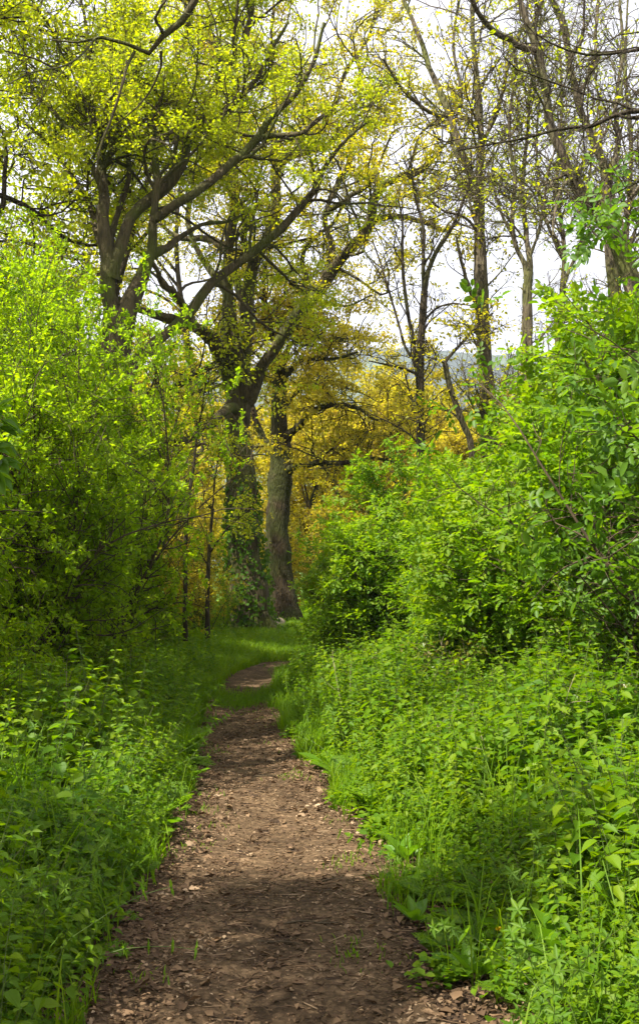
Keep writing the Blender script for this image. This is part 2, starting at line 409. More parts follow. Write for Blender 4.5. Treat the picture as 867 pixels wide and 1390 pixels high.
cfgR_ref = [None]
def pixel_tree(name, label, cat, base, trunk, limbs, cfg, leaf, bark, seed, per, size, T=LEAF_OAK, group=None, twigmat=None, tipw=.5, flare=.35, gn=.24, leaf_levels=(-1,), crownname='crown', extra=None, spread=.07):
    rng = np.random.default_rng(seed)
    root = thing(name, label, cat, tuple(float(q) for q in base), 0, group)
    org = np.asarray(base, float)
    mb = MB()
    tp, tr = limb(trunk, 40, rng, .06)
    tubes(mb, (tp - org)[None], tr[None], 16, 0, flare_lobes(40, 16, rng, flare))
    LP, LR = [], []
    for l in limbs:
        p, r = limb(l, 30, rng, gn, .78); LP.append(p); LR.append(r)
    LP = np.array(LP); LR = np.array(LR)
    tubes(mb, LP - org, LR, 10, 0, 1 + rng.normal(0, .05, (len(LP), 30, 10)))
    SP, SR = LP, LR
    if cfg is cfgR_ref[0] or cfg is globals().get('cfgE'):
        q = spline(np.concatenate([tp, tr[:, None]], 1)[14:], 30)
        SP = np.concatenate([LP, q[None, :, :3]]); SR = np.concatenate([LR, q[None, :, 3]])
    lv = foliage_twigs(rng, (SP, SR), cfg)
    for j, (pa, ra) in enumerate(lv):
        tubes(mb, pa - org, ra, 5 if j == 0 else (4 if j == 1 else 3), 0)
    mb.build('trunk', bark, root)
    cb = MB()
    for q in leaf_levels:
        crown_leaves(cb, rng, lv[q][0] - org, per, T, size, tipw=tipw, spread=spread)
    cb.build(crownname, leaf, root)
    return root

D1 = 17.0
gz = lambda x, y: float(ground(x, y))
def base_at(px, d):
    x = (px - 433.5) / F * d
    return (x, d, gz(x, d) - .05)

# left forked oak --------------------------------------------------
bA = base_at(165, 17)
limbsA = [
    [(160, 445, 17, 17), (149, 400, 17, 13), (147, 345, 17, 12), (141, 290, 17.1, 10), (141, 255, 17.3, 8), (132, 190, 17.8, 6), (120, 120, 18.5, 4.5), (118, 40, 19, 3), (100, -40, 19.5, 2)],
    [(150, 380, 17, 13), (169, 320, 17.15, 11), (185, 288, 17.3, 11), (210, 268, 17.45, 10.5), (235, 245, 17.6, 10), (253, 200, 17.75, 9.5), (272, 155, 17.9, 8.5), (297, 110, 18.05, 7.5), (325, 70, 18.12, 6), (342, 20, 18.27, 5), (345, -60, 18.5, 3)],
    [(165, 440, 17, 17), (180, 400, 17.08, 12.5), (197, 365, 17.23, 11), (206, 335, 17.3, 9), (206, 300, 17.15, 7), (212, 240, 17.2, 6.5), (207, 180, 17.4, 6), (225, 110, 17.6, 5), (255, 40, 18, 4), (262, -40, 18, 3)],
    [(204, 345, 17.3, 8), (225, 337, 17.6, 6.5), (245, 322, 17.9, 5), (275, 305, 18.12, 4), (310, 300, 18.35, 2.8), (340, 285, 18.5, 1.8)],
    [(270, 172, 17.9, 6), (295, 160, 18.2, 6), (323, 132, 18.35, 5.5), (350, 105, 18.5, 4.5), (370, 65, 18.65, 3.5), (390, 30, 18.8, 2.5)],
    [(150, 350, 17, 8), (133, 315, 17.3, 7), (120, 275, 17.7, 5.5), (95, 235, 18, 4), (60, 190, 18.4, 3.2), (25, 160, 18.6, 2)],
    [(141, 262, 17.2, 6), (120, 215, 17.15, 4.5), (85, 165, 17.45, 3.5), (50, 130, 17.75, 2.5), (10, 110, 18.05, 1.6)],
    [(160, 520, 17, 15), (205, 470, 17.75, 10), (253, 428, 18.2, 9.5), (288, 384, 18.5, 9), (336, 349, 18.8, 8.5), (371, 321, 18.95, 8), (405, 283, 19.1, 6.5), (428, 255, 19.25, 5.5), (442, 225, 19.32, 4.2), (470, 190, 19.4, 3), (500, 165, 19.48, 2)],
    [(206, 300, 17.15, 6), (250, 272, 17, 7.5), (295, 238, 17.2, 7.5), (322, 215, 17.3, 7.2), (350, 188, 17.4, 6.5), (366, 160, 17.4, 6), (400, 128, 17.4, 5), (425, 85, 17.3, 4), (440, 30, 17.2, 3)],
    [(350, 188, 17.4, 5), (380, 183, 17.2, 4.5), (410, 180, 17, 3.8), (433, 162, 17.15, 3), (460, 150, 17.3, 2)],
    [(147, 340, 17, 6), (160, 290, 17.6, 5), (176, 235, 18, 4.5), (170, 170, 18.4, 3.6), (185, 90, 19, 2.8), (190, 10, 19.5, 2)],
]
cfgO = [(120, .34, 1, .95, .45, 1.0, 2.6, .5, .010, 9, .22, .05),
        (750, .15, 1, .9, .5, .4, 1.2, .6, .005, 6, .25, .03),
        (4200, .3, 1, .8, .5, .14, .5, .7, .0022, 4, .22, .0)]
pixel_tree('oak_tree', 'forked mossy oak with lime green spring leaves rising behind the bushes left of the path', 'oak tree', bA,
    [(168, 880, 17, 22), (165, 700, 17, 20), (160, 520, 17, 19), (160, 445, 17, 18.5), (158, 425, 17, 17)], limbsA, cfgO, M['oak_lime'], M['bark_oak'], 11, 15, .055)

# central oak --------------------------------------------------------
bB = base_at(338, 25)
limbsB = [
    [(328, 545, 25, 17), (350, 505, 24.6, 11), (375, 470, 24.3, 11), (405, 425, 24, 11.5), (437, 385, 23.8, 11.5), (465, 350, 23.6, 10.5), (492, 320, 23.4, 10), (503, 295, 23.3, 8.5), (508, 268, 23.2, 8), (522, 250, 23.1, 7.5), (548, 240, 23, 7), (572, 230, 22.9, 6), (585, 215, 22.8, 4.5), (602, 195, 22.6, 3)],
    [(505, 298, 23.3, 6), (530, 294, 23, 5), (555, 296, 22.8, 4.6), (580, 303, 22.6, 4), (600, 312, 22.4, 2.6), (622, 305, 22.2, 1.8)],
    [(322, 560, 25, 15), (312, 500, 25, 14), (309, 452, 25, 12), (309, 386, 25, 11), (313, 330, 25, 9), (318, 270, 25.2, 8), (312, 200, 25.4, 6.5), (322, 130, 25.6, 5), (318, 50, 26, 4), (325, -40, 26, 3)],
    [(330, 540, 25, 15), (335, 480, 25.2, 11.5), (337, 428, 25.3, 11), (338, 376, 25.4, 10), (352, 345, 25.5, 9), (370, 310, 25.6, 9), (374, 270, 25.7, 9), (373, 235, 25.8, 8.5), (385, 216, 25.9, 7), (410, 207, 26, 6), (440, 200, 26, 4.5), (470, 180, 26, 3), (495, 170, 26, 2)],
    [(374, 240, 25.8, 7), (370, 180, 26, 5), (372, 120, 26.2, 4), (368, 60, 26.4, 3), (372, -10, 26.4, 2)],
    [(320, 525, 25, 11), (288, 462, 24.6, 12), (262, 442, 24.3, 10), (236, 431, 24, 8.5), (205, 425, 23.8, 7.5), (180, 418, 23.6, 5.5), (150, 400, 23.4, 3.5), (125, 395, 23.2, 2.2)],
    [(262, 443, 24.3, 8), (250, 412, 24.2, 6.5), (236, 398, 24, 6), (220, 385, 23.8, 5), (210, 360, 23.6, 4), (190, 335, 23.4, 2.6)],
    [(324, 556, 25, 9.5), (308, 556, 24.2, 8.5), (285, 578, 23.2, 8), (258, 595, 22.6, 7), (232, 604, 22, 6), (205, 618, 21.6, 5), (183, 628, 21.2, 3.5), (150, 640, 20.8, 2)],
    [(335, 430, 25.3, 8), (312, 350, 25.8, 8), (295, 330, 26, 7.5), (275, 322, 26.3, 6.5), (250, 325, 26.5, 5), (225, 310, 26.8, 3.5), (205, 290, 27, 2)],
    [(345, 362, 25.4, 7), (330, 320, 24.8, 6), (335, 290, 24.6, 5.5), (318, 262, 24.4, 4.5), (300, 230, 24.2, 3.6), (285, 190, 24, 2.6)],
    [(437, 385, 23.8, 6), (452, 340, 24.2, 5.5), (440, 300, 24.5, 5), (452, 262, 24.7, 4.6), (475, 215, 25, 4.2), (478, 165, 25.2, 3.6), (490, 110, 25.5, 3), (478, 50, 25.8, 2)],
    [(440, 290, 24.5, 4.5), (470, 270, 24, 4), (500, 250, 23.6, 3.4), (515, 220, 23.4, 2.6), (530, 185, 23, 1.8)],
    [(400, 432, 24, 6), (420, 395, 24.6, 5), (410, 350, 25, 4.2), (430, 320, 25.4, 3.6), (455, 300, 25.8, 2.8), (470, 265, 26, 2)],
    [(310, 400, 25, 6), (275, 350, 25.4, 5.5), (255, 300, 25.8, 5), (262, 240, 26.2, 4.4), (240, 180, 26.6, 3.8), (250, 110, 27, 3), (235, 40, 27.4, 2)],
    [(420, 204, 26, 4.5), (450, 150, 26.3, 4), (470, 95, 26.5, 3.4), (500, 50, 26.7, 2.6), (515, -10, 27, 2)],
]
cfgB = [(160, .32, 1, .95, .42, 1.2, 3.4, .5, .012, 9, .24, .04),
        (900, .15, 1, .9, .5, .5, 1.5, .6, .006, 6, .26, .02),
        (4600, .2, 1, .8, .5, .18, .6, .7, .003, 4, .22, .0)]
B = pixel_tree('oak_tree', 'big mossy oak with ivy at its foot standing where the path bends', 'oak tree', bB,
    [(342, 868, 25, 27), (338, 830, 25, 25), (333, 760, 25, 22.5), (330, 690, 25, 20.5), (326, 620, 25, 19.5), (324, 570, 25, 19), (324, 530, 25, 17.5), (320, 495, 25.0, 15), (313, 455, 25, 12), (310, 415, 25, 10)], limbsB, cfgB, M['oak_yellow'], M['bark_oak'], 12, 11.5, .064, flare=.6)
# ivy on its trunk
def ivy():
    rng = np.random.default_rng(77); n = 5200
    tp, tr = limb([(342, 868, 25, 27), (338, 830, 25, 25), (333, 760, 25, 22.5), (330, 690, 25, 20.5), (326, 620, 25, 19.5)], 40)
    h = rng.random(n) ** 1.3 * .86; fi = h * 39; i = np.minimum(fi.astype(int), 38)
    a = rng.uniform(0, TAU, n); o = np.stack([np.cos(a), np.sin(a), np.zeros(n)], -1)
    lump = .5 + .5 * np.sin(a * 3 + h * 9) * np.sin(h * 23 + a)
    keep = rng.random(n) < .35 + .65 * lump * (1 - h * .5); h, fi, i, a, o, lump = h[keep], fi[keep], i[keep], a[keep], o[keep], lump[keep]; n = len(h)
    r = tr[i] * 1.03 + rng.random(n) ** 1.5 * .5 * lump * (1 - h) + .03
    p = tp[i] + o * r[:, None] - np.array(bB)
    p[:, 2] += rng.normal(0, .1, n)
    mb = MB(); leaves(mb, p, rng.normal(0, .6, (n, 3)) + np.array([0, 0, -.5]), o + rng.normal(0, .5, (n, 3)) + np.array([0, 0, .4]), .10 * rng.uniform(.5, 1.2, n), LEAF_OAK, 0, 1.3)
    mb.build('ivy', M['ivy'], B)
ivy()

# golden oak behind -----------------------------------------------------
bC = base_at(384, 29)
limbsC = [
    [(383, 625, 29, 14), (378, 570, 29, 7.9), (381, 520, 29, 6.8), (377, 480, 29, 6.1), (368, 440, 29, 5), (358, 390, 29, 3.6), (365, 330, 29, 2.5), (355, 270, 29, 1.4)],
    [(385, 600, 29, 7.9), (402, 580, 28.6, 6.5), (418, 562, 28.2, 6.1), (440, 552, 28, 5.4), (468, 551, 27.8, 4.3), (492, 558, 27.6, 3.2), (510, 570, 27.4, 2.2), (535, 572, 27.2, 1.4)],
    [(388, 640, 29, 7.9), (405, 634, 28.4, 5.8), (435, 628, 28, 5), (470, 628, 27.6, 4), (505, 622, 27.2, 2.9), (540, 628, 27, 1.8)],
    [(379, 540, 29, 5.8), (392, 505, 28.8, 5), (405, 492, 28.5, 4.3), (428, 486, 28.3, 3.6), (452, 488, 28, 2.9), (485, 478, 27.8, 1.8)],
    [(380, 515, 29, 5.8), (388, 480, 29.3, 5), (402, 462, 29.6, 4.3), (425, 458, 29.8, 3.6), (455, 462, 30, 2.9), (485, 458, 30.2, 1.8)],
    [(382, 620, 29, 11), (362, 600, 29.4, 5.8), (348, 570, 29.8, 5), (340, 540, 30, 4.3), (322, 500, 30.3, 3.2), (300, 470, 30.6, 2.2)],
    [(381, 560, 29, 5.8), (400, 535, 29.5, 4.3), (425, 520, 29.7, 3.6), (455, 522, 30, 2.5), (480, 530, 30.2, 1.6)],
    [(376, 480, 29, 4.3), (400, 430, 29.2, 3.6), (430, 410, 29.4, 2.9), (470, 415, 29.6, 1.8), (505, 400, 29.8, 1.3)],
    [(362, 600, 29.4, 4.3), (330, 610, 29.6, 3.6), (290, 600, 30, 2.9), (250, 612, 30.4, 1.8)],
]
cfgC = [(120, .25, 1, .95, .45, 1.2, 3.0, .5, .013, 9, .28, .03),
        (700, .15, 1, .9, .5, .5, 1.4, .6, .006, 6, .28, .02),
        (3600, .2, 1, .8, .5, .18, .6, .7, .003, 4, .22, .0)]
pixel_tree('oak_tree', 'golden leaved oak with arching low limbs just behind the ivy footed oak', 'oak tree', bC,
    [(387, 862, 29, 19), (383, 800, 29, 16.5), (377, 720, 29, 15), (381, 660, 29, 15.5), (383, 620, 29, 14), (379, 570, 29, 11), (380, 525, 29, 9), (377, 480, 29, 7.5)], limbsC, cfgC, M['oak_gold'], M['bark_gold'], 13, 9, .078, flare=.45, gn=.38)

# right hand sparse trees ---------------------------------------------------
cfgR = [(95, .15, 1, .75, .35, .6, 2.2, .45, .006, 8, .16, .04),
        (520, .15, 1, .8, .5, .3, 1.0, .6, .0035, 5, .2, .02),
        (2600, .2, 1, .8, .55, .12, .5, .7, .0022, 4, .2, .0)]
cfgR_ref[0] = cfgR
def sparse(name, label, base_px, d, trunk, limbs, seed, per, leaf, bark='bark_grey', cat='tree', size=.07, cfg=cfgR, T=LEAF_OVAL):
    return pixel_tree(name, label, cat, base_at(base_px, d), trunk, limbs, cfg, M[leaf], M[bark], seed, per, size, T, flare=.15, gn=.2, tipw=.5, spread=.05)
cfgE = [(46, .15, 1, .7, .35, .5, 2.0, .45, .006, 8, .14, .05), (230, .15, 1, .8, .5, .3, 1.0, .6, .0035, 5, .2, .02), (800, .2, 1, .8, .55, .12, .5, .7, .0022, 4, .2, 0)]
sparse('ash_tree', 'tall pale straight trunk with patchy yellow leaves right of the white sky gap', 672, 19,
    [(675, 880, 19, 13), (670, 700, 19, 11.5), (663, 560, 19, 10.5), (656, 450, 19, 9.5), (653, 380, 19, 9), (651, 330, 19, 8.5)],
    [[(653, 385, 19, 9), (651, 310, 19, 8.5), (650, 240, 19, 7), (652, 170, 19, 6), (645, 90, 19, 5), (640, 20, 19, 4), (645, -50, 19, 3)],
     [(650, 265, 19, 6), (632, 225, 19.2, 6.5), (609, 155, 19.4, 6), (590, 110, 19.6, 5), (572, 60, 19.8, 4.5), (548, 0, 20, 3.5)],
     [(654, 420, 19, 5), (640, 400, 18.8, 4), (625, 350, 18.6, 3), (618, 320, 18.5, 2)],
     [(610, 160, 19.4, 4), (580, 150, 19.2, 3.5), (545, 120, 19, 3), (520, 80, 18.8, 2.2)],
     [(651, 200, 19, 4), (675, 150, 18.8, 3.5), (690, 90, 18.6, 3), (712, 30, 18.4, 2)],
     [(652, 320, 19, 3), (630, 295, 18.8, 2.4), (600, 285, 18.6, 2), (575, 262, 18.4, 1.4)],
     [(632, 225, 19.2, 4), (612, 190, 19.5, 3.2), (625, 130, 19.7, 3), (615, 60, 20, 2.5), (622, 0, 20, 2)]], 21, 1.3, 'oak_yellow', size=.07)
sparse('maple_tree', 'slim dark forked tree standing in front of the white sky gap', 572, 18,
    [(574, 880, 18, 6), (572, 700, 18, 5.5), (570, 560, 18, 5.2), (571, 470, 18, 5), (574, 420, 18, 4.8), (576, 395, 18, 4.6)],
    [[(575, 400, 18, 4.6), (580, 372, 18, 4.2), (592, 340, 18, 3.8), (608, 318, 18, 3.4), (622, 290, 18, 2.8), (632, 262, 18, 2.2), (650, 220, 18, 1.5)],
     [(575, 400, 18, 4.2), (574, 360, 18.1, 3.4), (574, 310, 18.2, 3), (562, 260, 18.3, 2.2), (556, 200, 18.4, 1.4)],
     [(569, 520, 18, 4.4), (558, 450, 18, 3.6), (550, 400, 17.9, 3.2), (546, 350, 17.8, 2.8), (546, 300, 17.8, 2), (540, 270, 17.8, 1.3)],
     [(569, 500, 18, 3), (550, 470, 18.2, 2.4), (538, 430, 18.4, 2), (520, 370, 18.6, 1.7), (505, 325, 18.8, 1.1)],
     [(572, 440, 18, 2.6), (590, 420, 17.8, 2), (612, 412, 17.6, 1.5), (640, 415, 17.4, 1)],
     [(570, 510, 18, 2.6), (545, 500, 17.8, 2.2), (525, 495, 17.6, 1.8), (500, 490, 17.4, 1.2)]], 22, .8, 'oak_yellow', 'bark_dark', size=.06, cfg=cfgE)
sparse('maple_tree', 'short dark bent stem crooked like an elbow beside the white sky gap', 655, 17,
    [(650, 880, 17, 5), (648, 720, 17, 4.6), (640, 610, 17, 4.2), (628, 575, 17, 4), (612, 530, 17, 3.8), (604, 497, 17, 3.6)],
    [[(606, 500, 17, 3.6), (605, 490, 17, 3.4), (618, 475, 17, 2.8), (636, 455, 17, 2.4), (652, 438, 17, 1.8), (668, 425, 17, 1.2)],
     [(604, 495, 17, 2), (595, 488, 16.9, 1.5), (580, 485, 16.8, 1)],
     [(628, 575, 17, 2.4), (612, 560, 17.2, 1.8), (585, 552, 17.4, 1.2)]], 23, 2.0, 'oak_yellow', 'bark_dark', size=.06,
     cfg=[(30, .2, 1, .8, .4, .3, 1.0, .5, .006, 7, .18, .03), (120, .2, 1, .8, .5, .2, .6, .6, .003, 5, .2, .02), (300, .2, 1, .8, .55, .1, .3, .7, .002, 4, .2, 0)])
sparse('ash_tree', 'thin twin stemmed tree with brown seed tassels between the pale trunk and the leaning trees', 718, 18,
    [(722, 880, 18, 9), (720, 650, 18, 8), (716, 520, 18, 7.5), (715, 430, 18, 7), (715, 385, 18, 6.5)],
    [[(715, 390, 18, 6.5), (712, 360, 18, 5), (700, 335, 18, 4.2), (695, 300, 18, 4), (698, 240, 18, 3.4), (690, 170, 18, 2.8), (700, 90, 18, 2)],
     [(715, 390, 18, 6), (718, 350, 18, 5), (712, 300, 18.2, 4), (708, 250, 18.3, 3.5), (715, 180, 18.4, 3), (722, 100, 18.5, 2.4), (735, 20, 18.5, 1.6)],
     [(718, 350, 18, 3), (735, 300, 17.8, 2.4), (742, 240, 17.6, 2), (760, 180, 17.4, 1.4)],
     [(700, 330, 18, 3), (680, 290, 18.2, 2.4), (668, 240, 18.4, 2), (672, 180, 18.6, 1.4)]], 24, .9, 'oak_lime', size=.06)
sparse('ash_tree', 'grey leaning trunk crossing the upper right sky from right to left', 900, 15,
    [(905, 880, 15, 13), (890, 620, 15, 12.5), (868, 430, 15, 12), (834, 323, 15, 10.5), (800, 280, 15, 9.5), (782, 250, 15, 9)],
    [[(790, 265, 15, 9), (766, 222, 15, 8.5), (748, 170, 15, 7.5), (733, 90, 15, 7.5), (722, 50, 15, 7), (712, 20, 15, 6), (690, -40, 15, 4)],
     [(728, 70, 15, 6), (700, 60, 14.8, 5.5), (668, 40, 14.6, 5), (648, 15, 14.4, 4.5), (625, -30, 14, 3)],
     [(780, 245, 15, 4), (790, 222, 15.2, 4), (808, 200, 15.4, 3), (830, 160, 15.6, 2.4), (850, 90, 15.8, 1.8)],
     [(776, 242, 15, 3.4), (762, 255, 14.7, 3), (752, 290, 14.4, 2.4), (750, 320, 14.2, 1.6)],
     [(770, 235, 15, 3), (740, 250, 14.8, 2.4), (715, 270, 14.6, 2), (690, 268, 14.4, 1.2)],
     [(733, 95, 15, 4), (725, 40, 15.3, 3.5), (735, 0, 15.5, 3), (745, -40, 15.6, 2)]], 25, .4, 'oak_lime', size=.06)
sparse('ash_tree', 'grey upright trunk with a bark fork behind the leaning trunk at upper right', 845, 18,
    [(850, 880, 18, 11), (840, 500, 18, 10), (828, 330, 18, 8.5), (822, 270, 18, 8), (825, 230, 18, 7.5)],
    [[(824, 250, 18, 7.5), (815, 215, 18, 7), (795, 170, 18, 6.5), (782, 130, 18, 6.5), (773, 80, 18, 6.5), (764, 36, 18, 6), (748, 0, 18, 5), (730, -40, 18, 3.5)],
     [(825, 235, 18, 5), (838, 200, 18.2, 4.4), (835, 140, 18.4, 3.6), (845, 70, 18.6, 3), (840, 0, 18.8, 2.2)],
     [(782, 130, 18, 4), (805, 90, 18.2, 3.4), (808, 40, 18.4, 2.8), (815, -20, 18.6, 2)],
     [(773, 80, 18, 3), (790, 50, 17.8, 2.4), (792, 0, 17.6, 1.8)],
     [(826, 300, 18, 4), (855, 270, 17.7, 3.4), (885, 220, 17.4, 2.6), (900, 120, 17.2, 2)]], 26, .3, 'oak_lime', size=.055)

sparse('ash_tree', 'spindly twiggy tree behind the thin twin stemmed one on the right', 760, 23,
    [(765, 880, 23, 6), (762, 640, 23, 5.5), (758, 480, 23, 5), (762, 400, 23, 4.6)],
    [[(761, 420, 23, 4.6), (765, 340, 23, 4), (755, 250, 23, 3.4), (762, 150, 23, 2.6), (758, 40, 23, 1.8)], [(762, 390, 23, 3.4), (790, 320, 23, 2.8), (800, 230, 23, 2.2), (815, 120, 23, 1.6)], [(763, 350, 23, 3), (735, 280, 23, 2.4), (728, 190, 23, 1.8), (735, 110, 23, 1.2)]], 27, .8, 'oak_lime', size=.065)
sparse('ash_tree', 'thin twiggy tree at the far right edge of the sky', 858, 21,
    [(858, 880, 21, 6.5), (856, 600, 21, 5.8), (858, 430, 21, 5.2)],
    [[(857, 450, 21, 5.2), (850, 330, 21, 4.4), (856, 200, 21, 3.4), (848, 90, 21, 2.4), (852, -20, 21, 1.6)], [(852, 340, 21, 3.4), (880, 250, 21, 2.6), (890, 130, 21, 1.8)], [(851, 320, 21, 3), (820, 240, 21, 2.3), (812, 140, 21, 1.6), (800, 60, 21, 1)]], 28, .4, 'oak_lime', size=.06)
# overhanging trees whose trunks stand outside the picture ---------------------------------
cfgH = [(46, .15, 1, .7, .34, .4, 1.3, .5, .004, 9, .17, -.03),
        (260, .15, 1, .75, .5, .2, .6, .6, .002, 6, .2, -.02),
        (700, .2, 1, .8, .55, .08, .25, .7, .0014, 4, .2, .0)]
pixel_tree('oak_tree', 'crooked bare twigged oak bough hanging across the upper left corner', 'oak tree', (-4.6, 6.8, gz(-4.6, 6.8) - .05),
    [(-545, 1150, 6.8, 44), (-545, 800, 6.8, 36), (-520, 400, 6.8, 33), (-500, 0, 6.8, 30), (-480, -300, 6.8, 26)],
    [[(-485, -250, 6.8, 24), (-250, -330, 7, 18), (0, -260, 7.4, 14), (180, -140, 7.8, 9), (262, -20, 8, 7.2), (252, 22, 8, 6.4), (222, 45, 8, 5.8), (219, 62, 8, 6), (205, 72, 8, 4.8), (182, 68, 8, 4.2), (165, 54, 8, 3.8), (140, 50, 8, 3.4), (110, 57, 8, 2.2), (70, 54, 8, 1.4)],
     [(183, 70, 8, 2.6), (172, 92, 7.9, 2.6), (163, 125, 7.8, 2.4), (152, 160, 7.8, 2), (138, 195, 7.7, 1.5), (130, 235, 7.7, 1)],
     [(219, 70, 8, 2.4), (217, 95, 8.1, 2), (200, 130, 8.2, 1.6), (175, 155, 8.2, 1.2), (150, 175, 8.2, .8)],
     [(130, 52, 8, 2.2), (110, 75, 7.8, 1.8), (85, 90, 7.6, 1.5), (45, 98, 7.4, 1.2), (10, 115, 7.2, .8)],
     [(222, 46, 8, 3), (212, 25, 7.8, 2.6), (222, 5, 7.7, 2.2), (240, -20, 7.6, 1.6)],
     [(-480, -300, 6.8, 22), (-380, -560, 6.4, 16), (-200, -700, 6, 10), (0, -800, 5.6, 6), (200, -860, 5.2, 3)],
     [(-480, -300, 6.8, 22), (-520, -560, 7.4, 16), (-400, -900, 8, 10), (-200, -1100, 8.4, 5)],
     [(-300, -330, 7, 13), (-150, -480, 6, 9), (100, -560, 5.2, 6), (350, -640, 4.6, 3)],
     ], cfgH, M['oak_lime'], M['bark_oak'], 31, .3, .04, flare=.2)
pixel_tree('ash_tree', 'dark bare bough arching in from the right edge over the grey trunks', 'tree', (4.6, 7.0, gz(4.6, 7.0) - .05),
    [(1390, 1150, 7, 36), (1390, 700, 7, 32), (1370, 300, 7, 28), (1340, 0, 7, 22)],
    [[(1375, 350, 7, 16), (1150, 190, 7.2, 9), (960, 150, 7.4, 6), (870, 150, 7.6, 4.6), (835, 155, 7.6, 4), (805, 170, 7.6, 3.4), (760, 175, 7.6, 3), (715, 187, 7.6, 2.4), (670, 195, 7.6, 1.8), (620, 205, 7.6, 1.1)],
     [(1365, 250, 7, 13), (1100, 60, 7, 7), (920, 62, 7, 4), (850, 70, 7, 2.6), (800, 75, 7, 2.2), (760, 65, 7, 1.8), (725, 45, 7, 1.5), (706, 28, 7, 1.3), (704, 0, 7, 1)],
     [(725, 45, 7, 1.4), (740, 75, 7, 1.2), (765, 100, 7, .8)],
     [(835, 155, 7.6, 2.6), (852, 160, 7.5, 2.4), (880, 158, 7.4, 2)],
     [(715, 187, 7.6, 1.4), (690, 196, 7.6, 1.2), (672, 175, 7.6, .9), (650, 160, 7.6, .6)],
     [(1350, 60, 7, 14), (1250, -200, 6.6, 9), (1100, -380, 6, 5), (950, -450, 5.6, 3)]],
    cfgH, M['oak_lime'], M['bark_dark'], 32, .25, .04, flare=.2)

# background trees built whole -------------------------------------------------
def round_tree(name, label, X, Y, H, rt, seed, leaf, bark, n=(70, 420, 2400), per=8, size=.13, spreadf=.42, low=.25, group=None, cat='tree'):
    rng = np.random.default_rng(seed)
    z = gz(X, Y) - .05
    root = thing(name, label, cat, (X, Y, z), 0, group)
    mb = MB()
    N = 26
    tp, tr = grow(rng, np.zeros((1, 3)), np.array([[rng.normal(0, .06), rng.normal(0, .06), 1]]), np.array([H * .8]), np.array([rt]), np.array([rt * .15]), N, .03, .05)
    tubes(mb, tp, tr, 10, 0, flare_lobes(N, 10, rng, .3, 3))
    nl = 13
    p, d, L, r, t, k = spawn(rng, tp, tr, nl, low, .95, 1.15, .5, bias_up=.2)
    L = H * spreadf * (1.15 - .7 * np.abs(t - .45)) * rng.uniform(.75, 1.15, nl)
    lp, lr = grow(rng, p, d, L, np.minimum(r * .6, L * .03), np.full(nl, rt * .06), 14, .17, .04)
    tubes(mb, lp, lr, 6)
    cfg = [(n[0], .2, 1, .9, .45, H * .06, H * .2, .5, .012, 8, .25, .03), (n[1], .15, 1, .9, .5, H * .03, H * .1, .6, .006, 6, .26, .01), (n[2], .2, 1, .8, .5, .18, .6, .7, .003, 4, .22, 0)]
    lv = foliage_twigs(rng, (np.concatenate([lp, tp[:, ::2][:, :14] if False else lp[:1]]), np.concatenate([lr, lr[:1]])), cfg)
    for j, (pa, ra) in enumerate(lv): tubes(mb, pa, ra, 4 if j == 0 else 3)
    mb.build('trunk', M[bark], root)
    cb = MB(); crown_leaves(cb, rng, lv[-1][0], per, LEAF_OAK, size, spread=.09)
    cb.build('crown', M[leaf], root)
    return root
def X_at(px, d): return (px - 433.5) / F * d
for (px, d, H, seed, lab) in [
    (205, 40, 9.5, 41, 'small golden oak seen beneath the lowest bough of the ivy footed oak'),
    (285, 46, 10.5, 42, 'golden oak filling the gap just left of the ivy footed trunk'),
    (440, 47, 10.5, 43, 'golden oak behind the right hand arching limbs of the golden leaved oak'),
    (520, 40, 8.8, 44, 'low golden oak behind the slim dark forked tree'),
    (600, 44, 9.0, 45, 'golden oak behind the elbow shaped bent stem'),
    (690, 42, 8.4, 46, 'golden oak mostly hidden behind the tall right bushes'),
    (120, 38, 9.5, 48, 'small golden oak glimpsed through the top of the left hawthorns'),
    (395, 40, 8.5, 49, 'low golden oak showing between the golden trunk and the right hand bushes'),
    (560, 52, 11.0, 50, 'golden oak on the far side behind the slim dark tree and the bent stem'),
    (350, 58, 12.0, 47, 'farthest golden oak between the two big central trunks')]:
    round_tree('oak_tree', lab, X_at(px, d), d, H, .14, seed, 'oak_gold', 'bark_gold', per=6.5, size=.14, spreadf=.46, low=.08, cat='oak tree')
for (px, d, H, seed, lab, leaf) in [
    (25, 21, 16, 51, 'dark stemmed lime leaved tree at the left edge of the picture', 'oak_lime'),
    (82, 23, 15, 52, 'slender lime leaved tree between the left edge and the forked oak', 'oak_lime'),
    (235, 34, 19, 53, 'tall yellowish tree glimpsed behind the forked oak limbs', 'oak_yellow'),
    (-70, 17, 14, 54, 'leafy lime green tree reaching in from beyond the left edge', 'oak_lime')]:
    round_tree('oak_tree', lab, X_at(px, d), d, H, .2, seed, leaf, 'bark_dark', n=(90, 600, 3000), per=4, size=.085, spreadf=.3, low=.3, cat='tree')

rs = round_tree('oak_tree', 'unseen leafy oak added outside the left edge to shade the near path', -3.3, 2.6, 8.4, .14, 58, 'oak_lime', 'bark_dark', n=(90, 500, 2600), per=5, size=.075, spreadf=.3, low=.62, cat='tree')  # out of view, added to throw dappled shade over the near path
for (px, d, H, seed, lab) in [
    (462, 48, 15.5, 141, 'taller lacy golden oak rising behind the arching limbs of the golden leaved oak'),
    (548, 54, 15.5, 142, 'lacy golden oak screening the far hill behind the slim dark tree'),
    (628, 50, 13.0, 143, 'lacy golden oak before the hill behind the elbow shaped stem'),
    (248, 50, 15.0, 144, 'taller lacy golden oak between the forked oak and the ivy footed oak')]:
    round_tree('oak_tree', lab, X_at(px, d), d, H, .16, seed, 'oak_gold', 'bark_gold', per=4, size=.15, spreadf=.34, low=.15, cat='oak tree')
